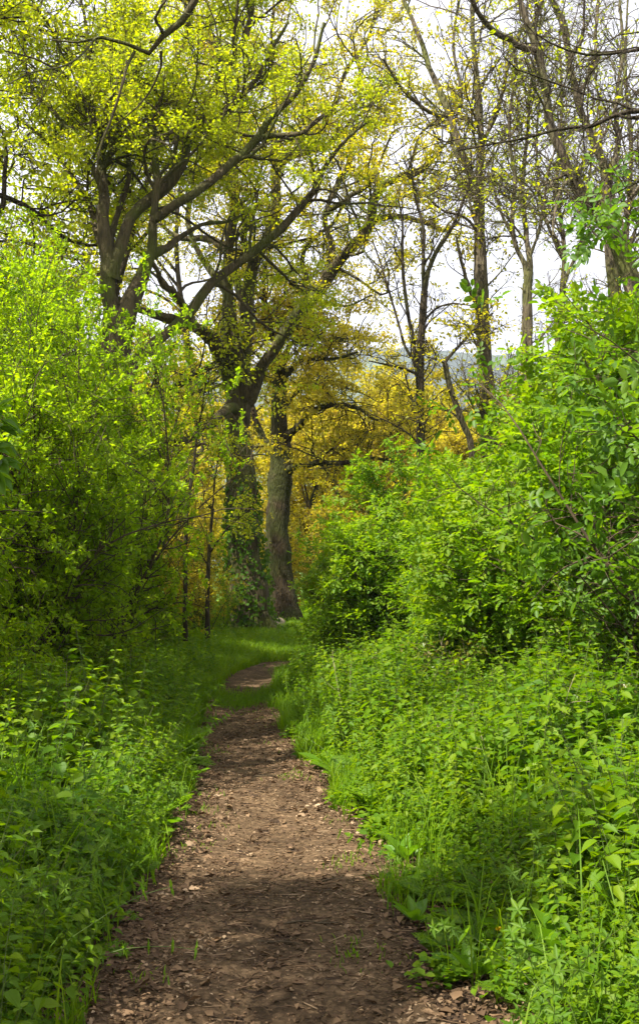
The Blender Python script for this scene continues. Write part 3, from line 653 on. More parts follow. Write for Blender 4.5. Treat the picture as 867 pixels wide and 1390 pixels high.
# ------------------------------------------------------------------ shrubs
def make_shrub(seed, H, spread, nst, ntw, per, T, size, pinnate=False, arch=.0, lowfill=.1, Rm=1.5, top=1.0):
    rng = np.random.default_rng(seed)
    bl = rng.uniform(0, 6, 4)
    def inside(q, m=1.0):
        th = np.arctan2(q[:, 1], q[:, 0]); h = np.clip(q[:, 2] / H, 0, 1.3)
        lump = 1 + .26 * np.sin(2 * th + bl[0] + 5 * h) + .2 * np.sin(5 * th + bl[1] - 9 * h) + .12 * np.sin(9 * th + bl[2] + 14 * h)
        rr = Rm * np.clip(.72 + .9 * h - top * h * h - .25 * h ** 6, .08, 2) * lump
        return np.hypot(q[:, 0], q[:, 1]) < rr * m
    a = rng.uniform(0, TAU, nst); ln = rng.uniform(.15, 1, nst) ** .8 * spread
    d = np.stack([np.cos(a) * ln, np.sin(a) * ln, np.full(nst, 1.)], -1)
    s = np.stack([np.cos(a), np.sin(a), np.zeros(nst)], -1) * rng.uniform(.02, .25, nst)[:, None]
    L = H * rng.uniform(.65, 1.12, nst)
    sp, sr = grow(rng, s, d, L, H * rng.uniform(.0025, .0055, nst), np.full(nst, .003), 14, .09, -arch)
    ok = inside(sp[:, -1], 1.25); sp, sr = sp[ok], sr[ok]
    mb = MB(); tubes(mb, sp, sr, 5)
    p, dd, L1, r, t, k = spawn(rng, sp, sr, ntw, lowfill, 1, .95, .32, bias_up=.05)
    b1, r1 = grow(rng, p, dd, np.clip(L1, .35, 1.5), np.minimum(r * .6, .012), np.full(ntw, .0025), 8, .16, -arch * .5)
    ok = inside(b1[:, -1], np.where(rng.random(len(b1)) < .22, 1.9, rng.uniform(.75, 1.2, len(b1)))); b1, r1 = b1[ok], r1[ok]; ntw = len(b1)
    tubes(mb, b1, r1, 4)
    n2 = ntw * 5
    p, dd, L2, r, t, k = spawn(rng, b1, r1, n2, .1, 1, .9, .4, bias_up=.08)
    b2, r2 = grow(rng, p, dd, np.clip(L2, .15, .55), np.minimum(r * .7, .005), np.full(n2, .0015), 5, .18, .03)
    ok = inside(b2[:, -1], rng.uniform(.9, 1.3, n2) + .8 * (rng.random(n2) < .12)); b2, r2 = b2[ok], r2[ok]; n2 = len(b2)
    tubes(mb, b2, r2, 3)
    fb = MB()
    n = int(n2 * per); k = rng.integers(0, n2, n); t = rng.uniform(.1, 1, n)
    fi = t * 4; i = np.minimum(fi.astype(int), 3); f = (fi - i)[:, None]
    q = b2[k, i] * (1 - f) + b2[k, i + 1] * f; tg = nrm(b2[k, i + 1] - b2[k, i])
    dr = nrm(tg * .5 + rng.normal(0, .7, (n, 3)) + np.array([0, 0, -.05])); nor = rng.normal(0, .45, (n, 3)) + np.array([0, 0, 1.])
    sz = size * rng.uniform(.55, 1.3, n)
    if not pinnate:
        leaves(fb, q + dr * .01, dr, nor, sz, T)
    else:
        nn = nrm(nor - (nor * dr).sum(-1, keepdims=True) * dr); sd = np.cross(nn, dr)
        for (u, ang, m) in [(.35, 1, .8), (.35, -1, .8), (.7, 1, .95), (.7, -1, .95), (1, 0, 1.1)]:
            pos = q + dr * (u * sz * 1.9)[:, None] - nn * (.12 * u * u * sz * 1.9)[:, None]
            ld = dr * (.5 if ang else 1) + sd * ang * .9
            leaves(fb, pos, ld, nn + rng.normal(0, .2, (n, 3)), sz * m, T)
    return mb, fb
def shrub_proto(name, label, cat, args, leaf, bark='twig', group=None):
    mb, fb = make_shrub(**args)
    root = thing(name, label, cat, (0, 0, 0), 0, group)
    mb.build('stems', M[bark], root); fb.build('foliage', M[leaf], root)
    return root
used = set()
def place(proto, X, Y, rz, sc, label, dz=0.0, tilt=(0, 0)):
    if id(proto) not in used:
        used.add(id(proto)); proto.location = (X, Y, gz(X, Y) - .05 + dz); proto.rotation_euler = (tilt[0], tilt[1], rz)
        proto.scale = (sc,) * 3 if not hasattr(sc, '__len__') else sc
        proto['label'] = label; return proto
    return dup(proto, (X, Y, gz(X, Y) - .05 + dz), rz, sc, label, tilt)

gL = 'hawthorn bushes along the left of the path'
haw = [shrub_proto('hawthorn_bush', '', 'bush', dict(seed=60 + i, H=4.3, spread=.48, nst=34, Rm=1.65, ntw=640, per=23, T=LEAF_OVAL, size=.043, arch=.03), 'hawthorn', 'twig', gL) for i in range(3)]
HL = [(-3.5, 8.6, 0, (1, 1, 1.12), 'tall hawthorn bush filling the left edge above the shaded nettles'),
      (-3.1, 10.8, 1, (1, 1, 1.18), 'hawthorn bush with dark crossing twigs second along the left side'),
      (-3.0, 13.2, 2, (1.1, 1.1, 1.42), 'hawthorn bush hiding the foot of the forked oak'),
      (-3.5, 15.8, 0, (.95, .95, 1.1), 'hawthorn bush whose top meets the low bough left of the ivy footed oak'),
      (-4.8, 11.4, 1, (1.2, 1.2, 1.4), 'tall hawthorn bush at the back of the left hedge near the edge of the picture'),
      (-3.9, 18.6, 2, .85, 'yellow green hawthorn bush beyond the others on the left'),
      (-4.6, 15.5, 0, (1.15, 1.15, 1.55), 'hawthorn bush deep behind the left hedge beneath the slender tree')]
HL += [(-3.6, 6.4, 1, .8, 'hawthorn bush just beyond the left edge beside the shaded nettles'), (-3.2, 3.9, 2, .75, 'hawthorn bush outside the left edge nearest the camera')]
for i, (x, y, k, s, lab) in enumerate(HL): place(haw[k], x, y, 1.3 * i + .4, s, lab)
gS = 'low bushes under the left hedge'
low = [shrub_proto('bramble_bush', '', 'bush', dict(seed=70 + i, H=1.5, spread=.7, nst=24, Rm=.9, ntw=260, per=9, T=LEAF_OVAL, size=.055, arch=.06), ['elder', 'hawthorn'][i], 'twig', gS) for i in range(2)]
LS = [(-2.6, 7.4, 0, .8, 'low shaded bush nearest the camera under the tall left hawthorn'), (-2.55, 9.0, 1, .85, 'low bush under the crossing hawthorn twigs on the left'),
      (-2.6, 11.0, 0, .9, 'low bush at the edge of the left nettles halfway to the bend'), (-2.75, 13.2, 1, .9, 'low leafy bush by the left verge before the bend'),
      (-3.0, 16.4, 0, .85, 'low bush left of the grassy bend below the saplings'), (-3.3, 20.2, 1, .8, 'pale low bush beside the foot of the ivy footed oak'),
      (-3.6, 19.0, 0, 1.3, 'dark low bush behind the saplings left of the big oak'), (-2.7, 23.6, 1, .6, 'small yellowish bush against the ivy of the big oak'), (-4.6, 21.5, 1, 1.6, 'rounded bush far back on the left under the golden trees')]
for i, (x, y, k, s, lab) in enumerate(LS): place(low[k], x, y, 2.1 * i, s, lab)

gR = 'elder bushes along the right of the path'
eld = [shrub_proto('elder_bush', '', 'bush', dict(seed=80 + i, H=3.3, spread=.5, nst=26, Rm=1.6, ntw=600, per=4.6, T=LEAF_OVAL, size=.06, pinnate=True, arch=.04), 'elder', 'twig', gR) for i in range(3)]
ER = [(1.2, 15.8, 0, 1.04, 'bright elder bush bulging towards the bend beneath the slim dark tree'),
      (1.75, 15.0, 2, .84, 'lower elder bush in front of the bulging one by the verge'),
      (.75, 15.7, 1, .7, 'short elder bush closest to the path at the bend'),
      (1.7, 17.0, 1, 1.02, 'elder bush right behind the bulging one by the bend'),
      (.5, 17.2, 2, .62, 'elder bush with its left side against the meadow gap at the bend'),
      (2.35, 14.0, 1, .98, 'bright elder bush in the middle of the right hand hedge'),
      (2.7, 17.8, 2, .9, 'elder bush behind the bulging one with its top before the golden trees'),
      (2.55, 11.4, 0, 1.1, 'sunlit elder bush above the brown bramble patch on the right'),
      (3.6, 13.4, 2, 1.35, 'tall elder bush under the thin twin stemmed tree'),
      (3.1, 9.8, 1, 1.25, 'tall elder bush below the leaning grey trunk near the right edge'),
      (.95, 18.8, 1, .5, 'small elder bush beside the sunny meadow gap'),
      (1.95, 12.6, 0, .72, 'low bright elder bush between the bulging bush and the sunlit one'),
      (4.6, 16.4, 0, 1.55, 'elder bush far back on the right below the grey upright trunk')]
for i, (x, y, k, s, lab) in enumerate(ER): place(eld[k], x, y, 1.7 * i + .3, s, lab)
de = shrub_proto('elder_bush', '', 'bush', dict(seed=90, H=3.9, spread=.5, nst=15, Rm=1.75, top=.72, ntw=230, per=2.2, T=LEAF_OVAL, size=.07, pinnate=True, arch=.05, lowfill=.3), 'dark_elder', 'twig', gR)
place(de, 2.95, 7.2, 0.6, 1.05, 'darker large leaved elder bush leaning in from the right edge over the nettles', tilt=(0, -.05)).scale = (1.05, 1.05, 1.28)
place(de, 2.9, 8.8, 3.4, .9, 'dark green elder bush with bare brown twigs just behind the right nettle bed', tilt=(0, -.04))

br = [shrub_proto('bramble_bush', '', 'bush', dict(seed=95 + i, H=1.3, spread=1.2, nst=30, Rm=1.1, ntw=180, per=4, T=LEAF_OVAL, size=.06, arch=.12), 'bramble', 'twig', 'brambles at the back of the right nettles') for i in range(2)]
for i, (x, y, k, s, lab) in enumerate([(2.5, 8.0, 0, .85, 'purplish leaved bramble at the right edge above the nettles'), (1.75, 10.6, 1, .85, 'brown stemmed bramble patch under the sunlit elder'), (.85, 13.2, 0, .7, 'tangled bramble with dry stalks at the back of the right verge'), (2.6, 9.4, 1, .8, 'bramble under the dark green elder bush')]):
    place(br[k], x, y, 2.3 * i, s, lab)

gZ = 'airy hazel bushes around the central oaks'
hz = [shrub_proto('hazel_bush', '', 'bush', dict(seed=110 + i, H=4.0, spread=.5, nst=16, ntw=260, per=7, T=LEAF_OVAL, size=.065, arch=.02, lowfill=.2, Rm=1.7), ['hawthorn', 'oak_gold'][i], 'bark_dark', gZ) for i in range(2)]
for i, (x, y, k, s, lab) in enumerate([(-3.1, 20.5, 1, .95, 'airy golden hazel in front of the golden leaves left of the ivy footed oak'), (-4.2, 22.5, 1, 1.1, 'yellowish hazel behind the saplings on the left'),
      (-2.9, 27.5, 1, .9, 'yellowish hazel just behind and left of the ivy footed oak'), (-5.2, 27, 0, 1.3, 'hazel thicket far behind the left hawthorns'), (-4.6, 32, 1, 1.2, 'distant yellow hazel under the small golden oak'),
      (-2.6, 34, 1, 1.0, 'distant yellow hazel seen left of the ivy covered trunk'), (.9, 33, 1, 1.1, 'yellow hazel behind the golden oak on its right'), (-.3, 37, 1, .75, 'small yellow hazel out in the meadow gap'), (.9, 41, 0, .9, 'green hazel across the meadow behind the golden oak'), (-1.6, 36, 1, .9, 'yellow hazel directly behind the golden trunk'), (3.6, 30, 1, 1.3, 'yellow hazel behind the right hand elders'), (6, 31, 0, 1.4, 'green hazel far behind the elders at right'), (-3.0, 21.8, 0, .42, 'knee high yellow green hazel beside the twig covered sapling'), (-2.55, 23.4, 1, .55, 'small yellowish hazel touching the ivy on its left'), (-3.7, 20.6, 1, .55, 'small hazel under the twin stemmed sapling'), (-2.3, 24.0, 0, .38, 'smallest hazel shoot right at the foot of the ivy'), (-6.6, 24, 0, 1.4, 'tall hazel behind the hawthorns beneath the left edge tree')]):
    place(hz[k], x, y, 1.1 * i, s, lab)
# saplings on the left of the big oak
cfgS = [(26, .3, 1, .7, .3, .3, 1.2, .5, .005, 8, .13, .03), (150, .2, 1, .8, .5, .15, .5, .6, .0025, 5, .18, .02), (420, .2, 1, .8, .55, .08, .25, .7, .0016, 4, .2, 0)]
for (lab, d, tr, lb, seed) in [
    ('thin dark sapling with a leaning top left of the ivy footed oak', 20, [(252, 870, 20, 3.4), (252, 780, 20, 3), (254, 700, 20, 2.6), (262, 640, 20, 2.2)], [[(262, 642, 20, 2.2), (268, 590, 20, 1.8), (276, 545, 20, 1.5), (282, 500, 20, 1)], [(254, 700, 20, 1.8), (235, 650, 20.2, 1.5), (225, 600, 20.4, 1.2), (205, 560, 20.6, .9)]], 101),
    ('thin sapling with side twigs close against the ivy footed oak', 21, [(282, 870, 21, 3.4), (282, 800, 21, 3), (285, 740, 21, 2.4), (289, 690, 21, 2)], [[(288, 695, 21, 2), (292, 650, 21, 1.6), (300, 600, 21, 1.1)], [(285, 750, 21, 1.8), (310, 715, 20.6, 1.5), (340, 690, 20.2, 1.1), (352, 660, 20, .8)], [(283, 770, 21, 1.4), (270, 745, 21.2, 1.2), (262, 730, 21.3, .8)]], 102),
    ('twin stemmed sapling under the golden leaves on the left', 22, [(215, 880, 22, 4.2), (215, 780, 22, 3.8), (216, 690, 22, 3.4), (212, 620, 22, 3)], [[(213, 630, 22, 3), (206, 570, 22, 2.4), (212, 510, 22, 1.8), (200, 450, 22, 1.2)], [(216, 690, 22, 2.6), (236, 630, 22, 2), (240, 570, 22, 1.5), (256, 520, 22, 1)]], 103)]:
    pixel_tree('sapling', lab, 'young tree', base_at(tr[0][0], d), tr, lb, cfgS, M['oak_lime'], M['bark_dark'], seed, 3.0, .06, LEAF_OVAL, flare=.05, gn=.3)

# near dark leaf spray at the left edge: a sycamore shoot
def spray():
    rng = np.random.default_rng(7)
    base = (-1.62, 4.2, gz(-1.62, 4.2) - .03)
    root = thing('sycamore_sapling', 'dark broad leaved sycamore shoot poking in at the left edge', 'young tree', base)
    mb = MB(); org = np.array(base)
    st = spline([list(org) + [.012], list(org + [-.02, 0, 1.0]) + [.009], list(P(-22, 640, 4.2)) + [.006], list(P(-6, 575, 4.15)) + [.003]], 24)
    tubes(mb, (st[:, :3] - org)[None], st[:, 3][None], 6)
    lb = MB()
    for (x, y, dx, dy) in [(0, 580, 25, -5), (2, 600, 30, 20), (0, 625, 30, 12), (-5, 640, 22, 30), (-6, 560, 15, -20), (-15, 610, 30, -20), (-20, 660, 10, 30), (5, 570, 30, 10)]:
        a = P(x, y, 4.2 + rng.normal(0, .06)); b = P(x + dx, y + dy, 4.2 + rng.normal(0, .1))
        j = np.argmin(np.linalg.norm(st[:, :3] - a, axis=1))
        tubes(mb, spline([st[j, :3] - org, (st[j, :3] + a) / 2 - org + [0, 0, .01], a - org], 6)[None], np.full((1, 6), .002), 4)
        for da in (-.9, -.35, .35, .9):
            dr = b - a; dr = nrm(dr); s = np.cross(dr, [0, -.5, .8]); dd = dr * math.cos(da) + nrm(s) * math.sin(da)
            leaves(lb, (a - org)[None], dd[None], np.array([[rng.normal(0, .3), -.45, .9]]), np.array([.105 * (1 - .25 * abs(da))]), LEAF_BROAD, 0, 1.1)
    mb.build('stem', M['twig'], root); lb.build('foliage', M['dark_elder'], root)
spray()

# ------------------------------------------------------------------ nettles
def nettle_mesh(seed, H):
    rng = np.random.default_rng(seed)
    sp, sr = grow(rng, np.zeros((1, 3)), np.array([[rng.normal(0, .1), rng.normal(0, .1), 1]]), np.array([H]), np.array([.0035]), np.array([.0015]), 12, .04, .04)
    sb = MB(); tubes(sb, sp, sr, 5)
    npair = int(H / .06); pos = []; dr = []; nor = []; sz = []
    for i in range(npair):
        t = .18 + .82 * i / (npair - 1)
        f = t * 11; k = min(int(f), 10); p = sp[0, k] * (1 - (f - k)) + sp[0, k + 1] * (f - k)
        a0 = (i % 2) * PI / 2 + rng.normal(0, .25)
        s = .098 * (1.0 - .62 * max(0, (t - .55) / .45) ** 1.5) * (0.65 + .35 * min(1, t / .45))
        for a in (a0, a0 + PI):
            o = np.array([math.cos(a), math.sin(a), 0])
            el = rng.normal(.12 + .55 * max(0, t - .8) / .2, .2)
            d = o * math.cos(el) + np.array([0, 0, math.sin(el)])
            pe = p + d * s * .28
            tubes(sb, np.stack([p, pe])[None], np.full((1, 2), .001), 3)
            pos.append(pe); dr.append(d + np.array([0, 0, -.22])); nor.append(np.array([0, 0, 1]) + o * .15 + rng.normal(0, .18, 3)); sz.append(s * rng.uniform(.85, 1.15))
    lb = MB(); leaves(lb, np.array(pos), np.array(dr), np.array(nor), np.array(sz), LEAF_NETTLE)
    return sb, lb
gN = {'L': 'nettles in the shaded bed left of the path', 'R': 'nettles in the sunny bed right of the path'}
NV = 10
nmesh = [nettle_mesh(200 + i, .5 + .04 * i) for i in range(NV)]
nroot = []
for sb, lb in nmesh:
    r = thing('nettle', 'leafy stinging nettle in the thick nettle bed right of the path', 'nettle', (0, -50, 0), 0, gN['R'])
    sb.build('stem', M['stem'], r); lb.build('leaves', M['nettle'], r); nroot.append(r)
def nettle_spots():
    rng = np.random.default_rng(301); out = []
    for side in (-1, 1):
        n = 0
        while n < (2700 if side < 0 else 3300):
            y = 2.7 + (17 - 2.7) * rng.random() ** 1.9
            off = rng.random() ** 1.1 * (2.1 + .05 * y)
            edge = path_w(y) * .5 + ((-.06 + .06 * sstep(5, 8, y) if side < 0 else .13) + .12 * rng.random() + (.28 * sstep(6.5, 4.5, y) * rng.random() if side > 0 else .0))
            x = path_x(y) + side * (edge + off)
            if abs(x) > 433.5 / F * y + .35: n += 1; continue
            n += 1
            if side < 0 and math.sin(1.9 * x - 1.3 * y) * math.sin(.9 * y + 2.3 * x) + rng.normal(0, .35) > .25: continue
            out.append((x, y, side, off))
    return out
spots = nettle_spots()
spots.sort(key=lambda s: s[1])
rngN = np.random.default_rng(302)
first = set(); bedV = {-1: (MB(), MB()), 1: (MB(), MB())}
cnt = {-1: 0, 1: 0}
for (x, y, side, off) in spots:
    k = int(rngN.integers(0, NV)); rz = rngN.uniform(0, TAU); s = rngN.uniform(.75, 1.1) * (.5 + .5 * min(1, off / .45)) * (1.0 + .26 * math.sin(2.3 * x + 1.1 * y) * math.sin(1.7 * y - 1.3 * x + 2)) * (1.0 if side > 0 else 1.02)
    if side > 0 and y < 6: s *= .84
    tilt = (rngN.normal(0, .1), rngN.normal(0, .1) - side * .12 * max(0, 1 - off))
    z = gz(x, y) - .02
    if cnt[side] < 150:
        cnt[side] += 1
        lab = 'leafy stinging nettle in the thick nettle bed right of the path' if side > 0 else 'leafy stinging nettle in the shaded nettle bed left of the path'
        r = nroot[k]
        if k not in first:
            first.add(k); r.location = (x, y, z); r.rotation_euler = (tilt[0], tilt[1], rz); r.scale = (s,) * 3; r['label'] = lab
        else: r = dup(r, (x, y, z), rz, s, lab, tilt)
        r['group'] = gN['R' if side > 0 else 'L']
    else:
        cz, sz_ = math.cos(rz), math.sin(rz)
        ca, sa = math.cos(tilt[0]), math.sin(tilt[0]); cb, sb2 = math.cos(tilt[1]), math.sin(tilt[1])
        Rz = np.array([[cz, -sz_, 0], [sz_, cz, 0], [0, 0, 1]]); Rx = np.array([[1, 0, 0], [0, ca, -sa], [0, sa, ca]]); Ry = np.array([[cb, 0, sb2], [0, 1, 0], [-sb2, 0, cb]])
        A = (Rz @ Ry @ Rx) * s
        for src, dst, mi in ((nmesh[k][0], bedV[side][0], 1), (nmesh[k][1], bedV[side][0], 0)):
            n0 = dst.n
            V = np.concatenate(src.v) @ A.T + np.array([x, y, z])
            dst.v.append(V.astype(np.float32)); dst.n += len(V)
            for f, _ in src.f: dst.f.append((f + n0, mi))
for side in (-1, 1):
    o = bedV[side][0].build('nettle_bed', [M['nettle'], M['stem']])
    tag(o, 'farther part of the %s' % ('shaded nettle bed left of the path' if side < 0 else 'nettle bed in front of the elder bushes right of the path'), 'nettles', None, 'stuff')

# ------------------------------------------------------------------ cow parsley
def parsley_mesh(seed):
    rng = np.random.default_rng(seed); lb = MB(); sb = MB()
    nf = int(rng.integers(5, 9))
    for q in range(nf):
        a = q * 2.4 + rng.normal(0, .3); el = rng.uniform(.6, 1.2); L = rng.uniform(.22, .4)
        d = np.array([math.cos(a) * math.cos(el), math.sin(a) * math.cos(el), math.sin(el)])
        rp_, rr_ = grow(rng, np.zeros((1, 3)), d[None], np.array([L]), np.array([.003]), np.array([.001]), 10, .04, -.09)
        tubes(sb, rp_, rr_, 4); rp_ = rp_[0]
        pos, dr, nor, sz = [], [], [], []
        for k in range(4, 10):
            t = nrm(rp_[k] - rp_[k - 1]); sdv = nrm(np.cross(t, [0, 0, 1])); up = np.cross(sdv, t)
            for sg in (-1, 1):
                pl = (.13 if k < 9 else .06) * (1.25 - (k - 4) / 6.5) * L / .4; pd = nrm(sdv * sg + t * .7)
                for m in range(6):
                    for s2 in (-1, 1):
                        f = (m + 1) / 6
                        pos.append(rp_[k] + pd * pl * f); dr.append(nrm(pd * .8 + s2 * np.cross(up, pd) * (1.1 - .7 * f))); nor.append(up + rng.normal(0, .25, 3)); sz.append(pl * .38 * (1.15 - .6 * f))
        leaves(lb, np.array(pos), np.array(dr), np.array(nor), np.array(sz), LEAF_OVAL)
    return sb, lb
prs = []
for i in range(4):
    sb, lb = parsley_mesh(600 + i); r = thing('cow_parsley', '', 'wild plant', (0, 0, 0), 0, '')
    sb.build('stem', M['stem'], r); lb.build('leaves', M['parsley'], r); prs.append(r)
rngP = np.random.default_rng(610)
for i in range(210):
    side = -1 if i % 4 < 3 else 1; y = 3.3 + 13 * rngP.random() ** 1.5
    x = path_x(y) + side * (path_w(y) * .5 + (.02 if side < 0 else .1) + abs(rngP.normal(0, .6)))
    o = place(prs[int(rngP.integers(0, 4))], x, y, rngP.uniform(0, TAU), rngP.uniform(.55, 1.0) * (.6 + .4 * min(1, y / 8)), 'ferny leaved cow parsley plant on the %s verge of the path' % ('shaded left' if side < 0 else 'right'), .04)
    o['group'] = 'cow parsley along the %s verge' % ('left' if side < 0 else 'right')
# ------------------------------------------------------------------ grass and ground cover
def scatter_grass():
    rng = np.random.default_rng(401); mb = MB()
    # verges
    n = 52000
    y = 3 + 24 * rng.random(n) ** 1.25; side = np.where(rng.random(n) < .5, -1, 1)
    off = np.abs(rng.normal(0, 1, n)) * (.16 + .02 * y)
    x = path_x(y) + side * (path_w(y) * .5 + off - .02 + .06 * np.sin(y * 3.1 + side))
    cl = np.sin(x * 5.1 + y * 2.3) * np.sin(y * 4.1 - x * 3) + rng.normal(0, .4, n)
    keep = (cl > np.where(y < 7.5, .85, -.15) - .5 * ((side < 0) & (y > 5.5)))
    x, y = x[keep], y[keep]
    h = rng.uniform(.07, .2, len(x)) * np.where(y > 9, 1.15, .9)
    blades(mb, rng, np.stack([x, y, ground(x, y)], -1), h, rng.uniform(.003, .007, len(x)) * (1 + y / 14), rng.uniform(.2, .9, len(x)))
    # grassy patch across the path before the bend, and the sward round the big oak
    n = 30000
    y = rng.uniform(13.6, 16.2, n); x = path_x(y) + rng.normal(0, .5, n)
    keep = rng.random(n) < np.exp(-((y - 14.9 + .5 * np.sin(x * 4)) / .5) ** 2) * .5
    x, y = x[keep], y[keep]
    blades(mb, rng, np.stack([x, y, ground(x, y)], -1), rng.uniform(.03, .09, len(x)), rng.uniform(.006, .012, len(x)), rng.uniform(.2, .9, len(x)))
    n = 60000
    y = rng.uniform(15.5, 27, n); x = rng.uniform(-3.4, 2.2, n)
    keep = (np.abs(x - path_x(y)) > path_w(y) * .5 - .1 * rng.random(n)) | (y > 19.5)
    x, y = x[keep], y[keep]
    blades(mb, rng, np.stack([x, y, ground(x, y)], -1), rng.uniform(.08, .26, len(x)), rng.uniform(.008, .016, len(x)), rng.uniform(.2, .9, len(x)))
    n = 40000
    y = 27 + 40 * rng.random(n) ** 1.5; x = rng.uniform(-3, 6, n)
    blades(mb, rng, np.stack([x, y, ground(x, y)], -1), rng.uniform(.1, .25, n), rng.uniform(.02, .04, n), rng.uniform(.2, .9, n))
    # taller grass among the nettles
    n = 6500
    c = rng.integers(0, 420, n); cy = 3 + 13 * rng.random(420) ** 1.3; cs = np.where(rng.random(420) < .6, -1, 1); co_ = rng.random(420) * 1.7
    y = cy[c] + rng.normal(0, .09, n); x = path_x(y) + cs[c] * (path_w(y) * .5 + .08 + co_[c]) + rng.normal(0, .09, n)
    blades(mb, rng, np.stack([x, y, ground(x, y)], -1), rng.uniform(.25, .72, n) * (.5 + .5 * np.clip(co_[c] / .5, 0, 1)), rng.uniform(.004, .009, n), rng.uniform(.15, .7, n))
    # tiny sprigs on the trodden path
    n = 1100
    cx = rng.uniform(4, 14, 60); c = rng.integers(0, 60, n)
    y = cx[c] + rng.normal(0, .07, n); u = np.sign(rng.uniform(-1, 1, 60)) * rng.uniform(.2, .55, 60); x = path_x(cx)[c] + (u * path_w(cx))[c] + rng.normal(0, .07, n)
    blades(mb, rng, np.stack([x, y, ground(x, y)], -1), rng.uniform(.015, .05, n), rng.uniform(.004, .008, n), rng.uniform(.3, 1.1, n))
    tag(mb.build('grass', M['grass']), 'fresh green grass along both verges and around the oak at the bend', 'grass', None, 'stuff')
scatter_grass()
def cleavers():
    rng = np.random.default_rng(404); mb = MB()
    n = 1500
    y = 3 + 13 * rng.random(n) ** 1.4; side = np.where(rng.random(n) < .85, -1, 1)
    x = path_x(y) + side * (path_w(y) * .5 + .1 + 2.0 * rng.random(n))
    s0 = np.stack([x, y, ground(x, y)], -1)
    d = rng.normal(0, .35, (n, 3)) + np.array([0, 0, 1])
    L = rng.uniform(.35, .8, n)
    pa, ra = grow(rng, s0, d, L, np.full(n, .002), np.full(n, .001), 9, .12, -.02)
    tubes(mb, pa, ra, 3, 1)
    for k in range(2, 9):
        t = nrm(pa[:, k] - pa[:, k - 1]); u = nrm(np.cross(t, rng.normal(0, 1, (n, 3)))); v = np.cross(t, u)
        for q in range(6):
            a = q / 6 * TAU
            o = math.cos(a) * u + math.sin(a) * v
            leaves(mb, pa[:, k], o + t * .35, t + rng.normal(0, .2, (n, 3)), rng.uniform(.025, .045, n), LEAF_LANCE, 0, .8)
    tag(mb.build('cleavers', [M['parsley'], M['stem']]), 'sprawling narrow leaved cleavers among the nettles on both verges', 'wild plants', None, 'stuff')
cleavers()
rngD = np.random.default_rng(405)
for i in range(26):
    side = 1 if i % 3 else -1; y = 4.5 + 8 * rngD.random(); x = path_x(y) + side * (path_w(y) * .5 + .5 + 1.3 * rngD.random())
    H = rngD.uniform(.5, 1.0); mb = MB()
    pa, ra = grow(rngD, np.zeros((1, 3)), np.array([[rngD.normal(0, .3), rngD.normal(0, .3), 1]]), np.array([H]), np.array([.004]), np.array([.0015]), 10, .05, 0)
    tubes(mb, pa, ra, 5)
    for k in (5, 7): tubes(mb, *grow(rngD, pa[:, k], pa[:, k] - pa[:, k - 1] + rngD.normal(0, .06, (1, 3)), np.array([H * .25]), np.array([.002]), np.array([.001]), 6, .1, 0), 4)
    o = mb.build('dry_stalk', M['pale_wood']); o.location = (x, y, gz(x, y) - .02)
    tag(o, 'dry brown dead stalk poking up among the %s nettles' % ('right' if side > 0 else 'left'), 'dead stalk', 'dry stalks in the %s nettle bed' % ('right' if side > 0 else 'left'))
def ground_cover():
    rng = np.random.default_rng(402); mb = MB()
    n = 42000
    y = 3 + 20 * rng.random(n) ** 1.3; side = np.where(rng.random(n) < .5, -1, 1)
    off = rng.random(n) * (2.6 + .1 * y)
    x = path_x(y) + side * (path_w(y) * .5 + .05 + off)
    cl = np.sin(x * 3.7 + y * 1.9) * np.sin(y * 2.9 - x * 2.2)
    keep = (off > .35) | (cl + rng.normal(0, .3, n) > .3)
    x, y, off = x[keep], y[keep], off[keep]; n = len(x)
    z = ground(x, y) + rng.random(n) * (.06 + .3 * np.clip(off / 1.2, 0, 1))
    a = rng.uniform(0, TAU, n)
    leaves(mb, np.stack([x, y, z], -1), np.stack([np.cos(a), np.sin(a), rng.normal(.1, .25, n)], -1), rng.normal(0, .35, (n, 3)) + np.array([0, 0, 1]), rng.uniform(.03, .075, n), LEAF_OVAL, 0, 1.25)
    n = 5200
    y = 3 + 8 * rng.random(n) ** 1.2; side = np.where(rng.random(n) < .3, -1, 1)
    cy = np.round(y * 5) / 5 + .07 * np.sin(37 * np.round(y * 5)); off = .25 * np.abs(np.sin(91.7 * np.round(y * 5))) * (1 + (y < 6.5))
    x = path_x(y) + side * (path_w(y) * .5 + off - .03) + rng.normal(0, .055, n); y = cy + rng.normal(0, .05, n)
    a = rng.uniform(0, TAU, n)
    leaves(mb, np.stack([x, y, ground(x, y) + .01 + rng.random(n) * .09], -1), np.stack([np.cos(a), np.sin(a), rng.normal(.25, .25, n)], -1), rng.normal(0, .35, (n, 3)) + np.array([0, 0, 1]), rng.uniform(.02, .06, n), LEAF_OVAL, 0, 1.2)
    tag(mb.build('undergrowth', M['nettle']), 'low leafy ground cover beneath the nettles and bushes', 'ground cover', None, 'stuff')
ground_cover()
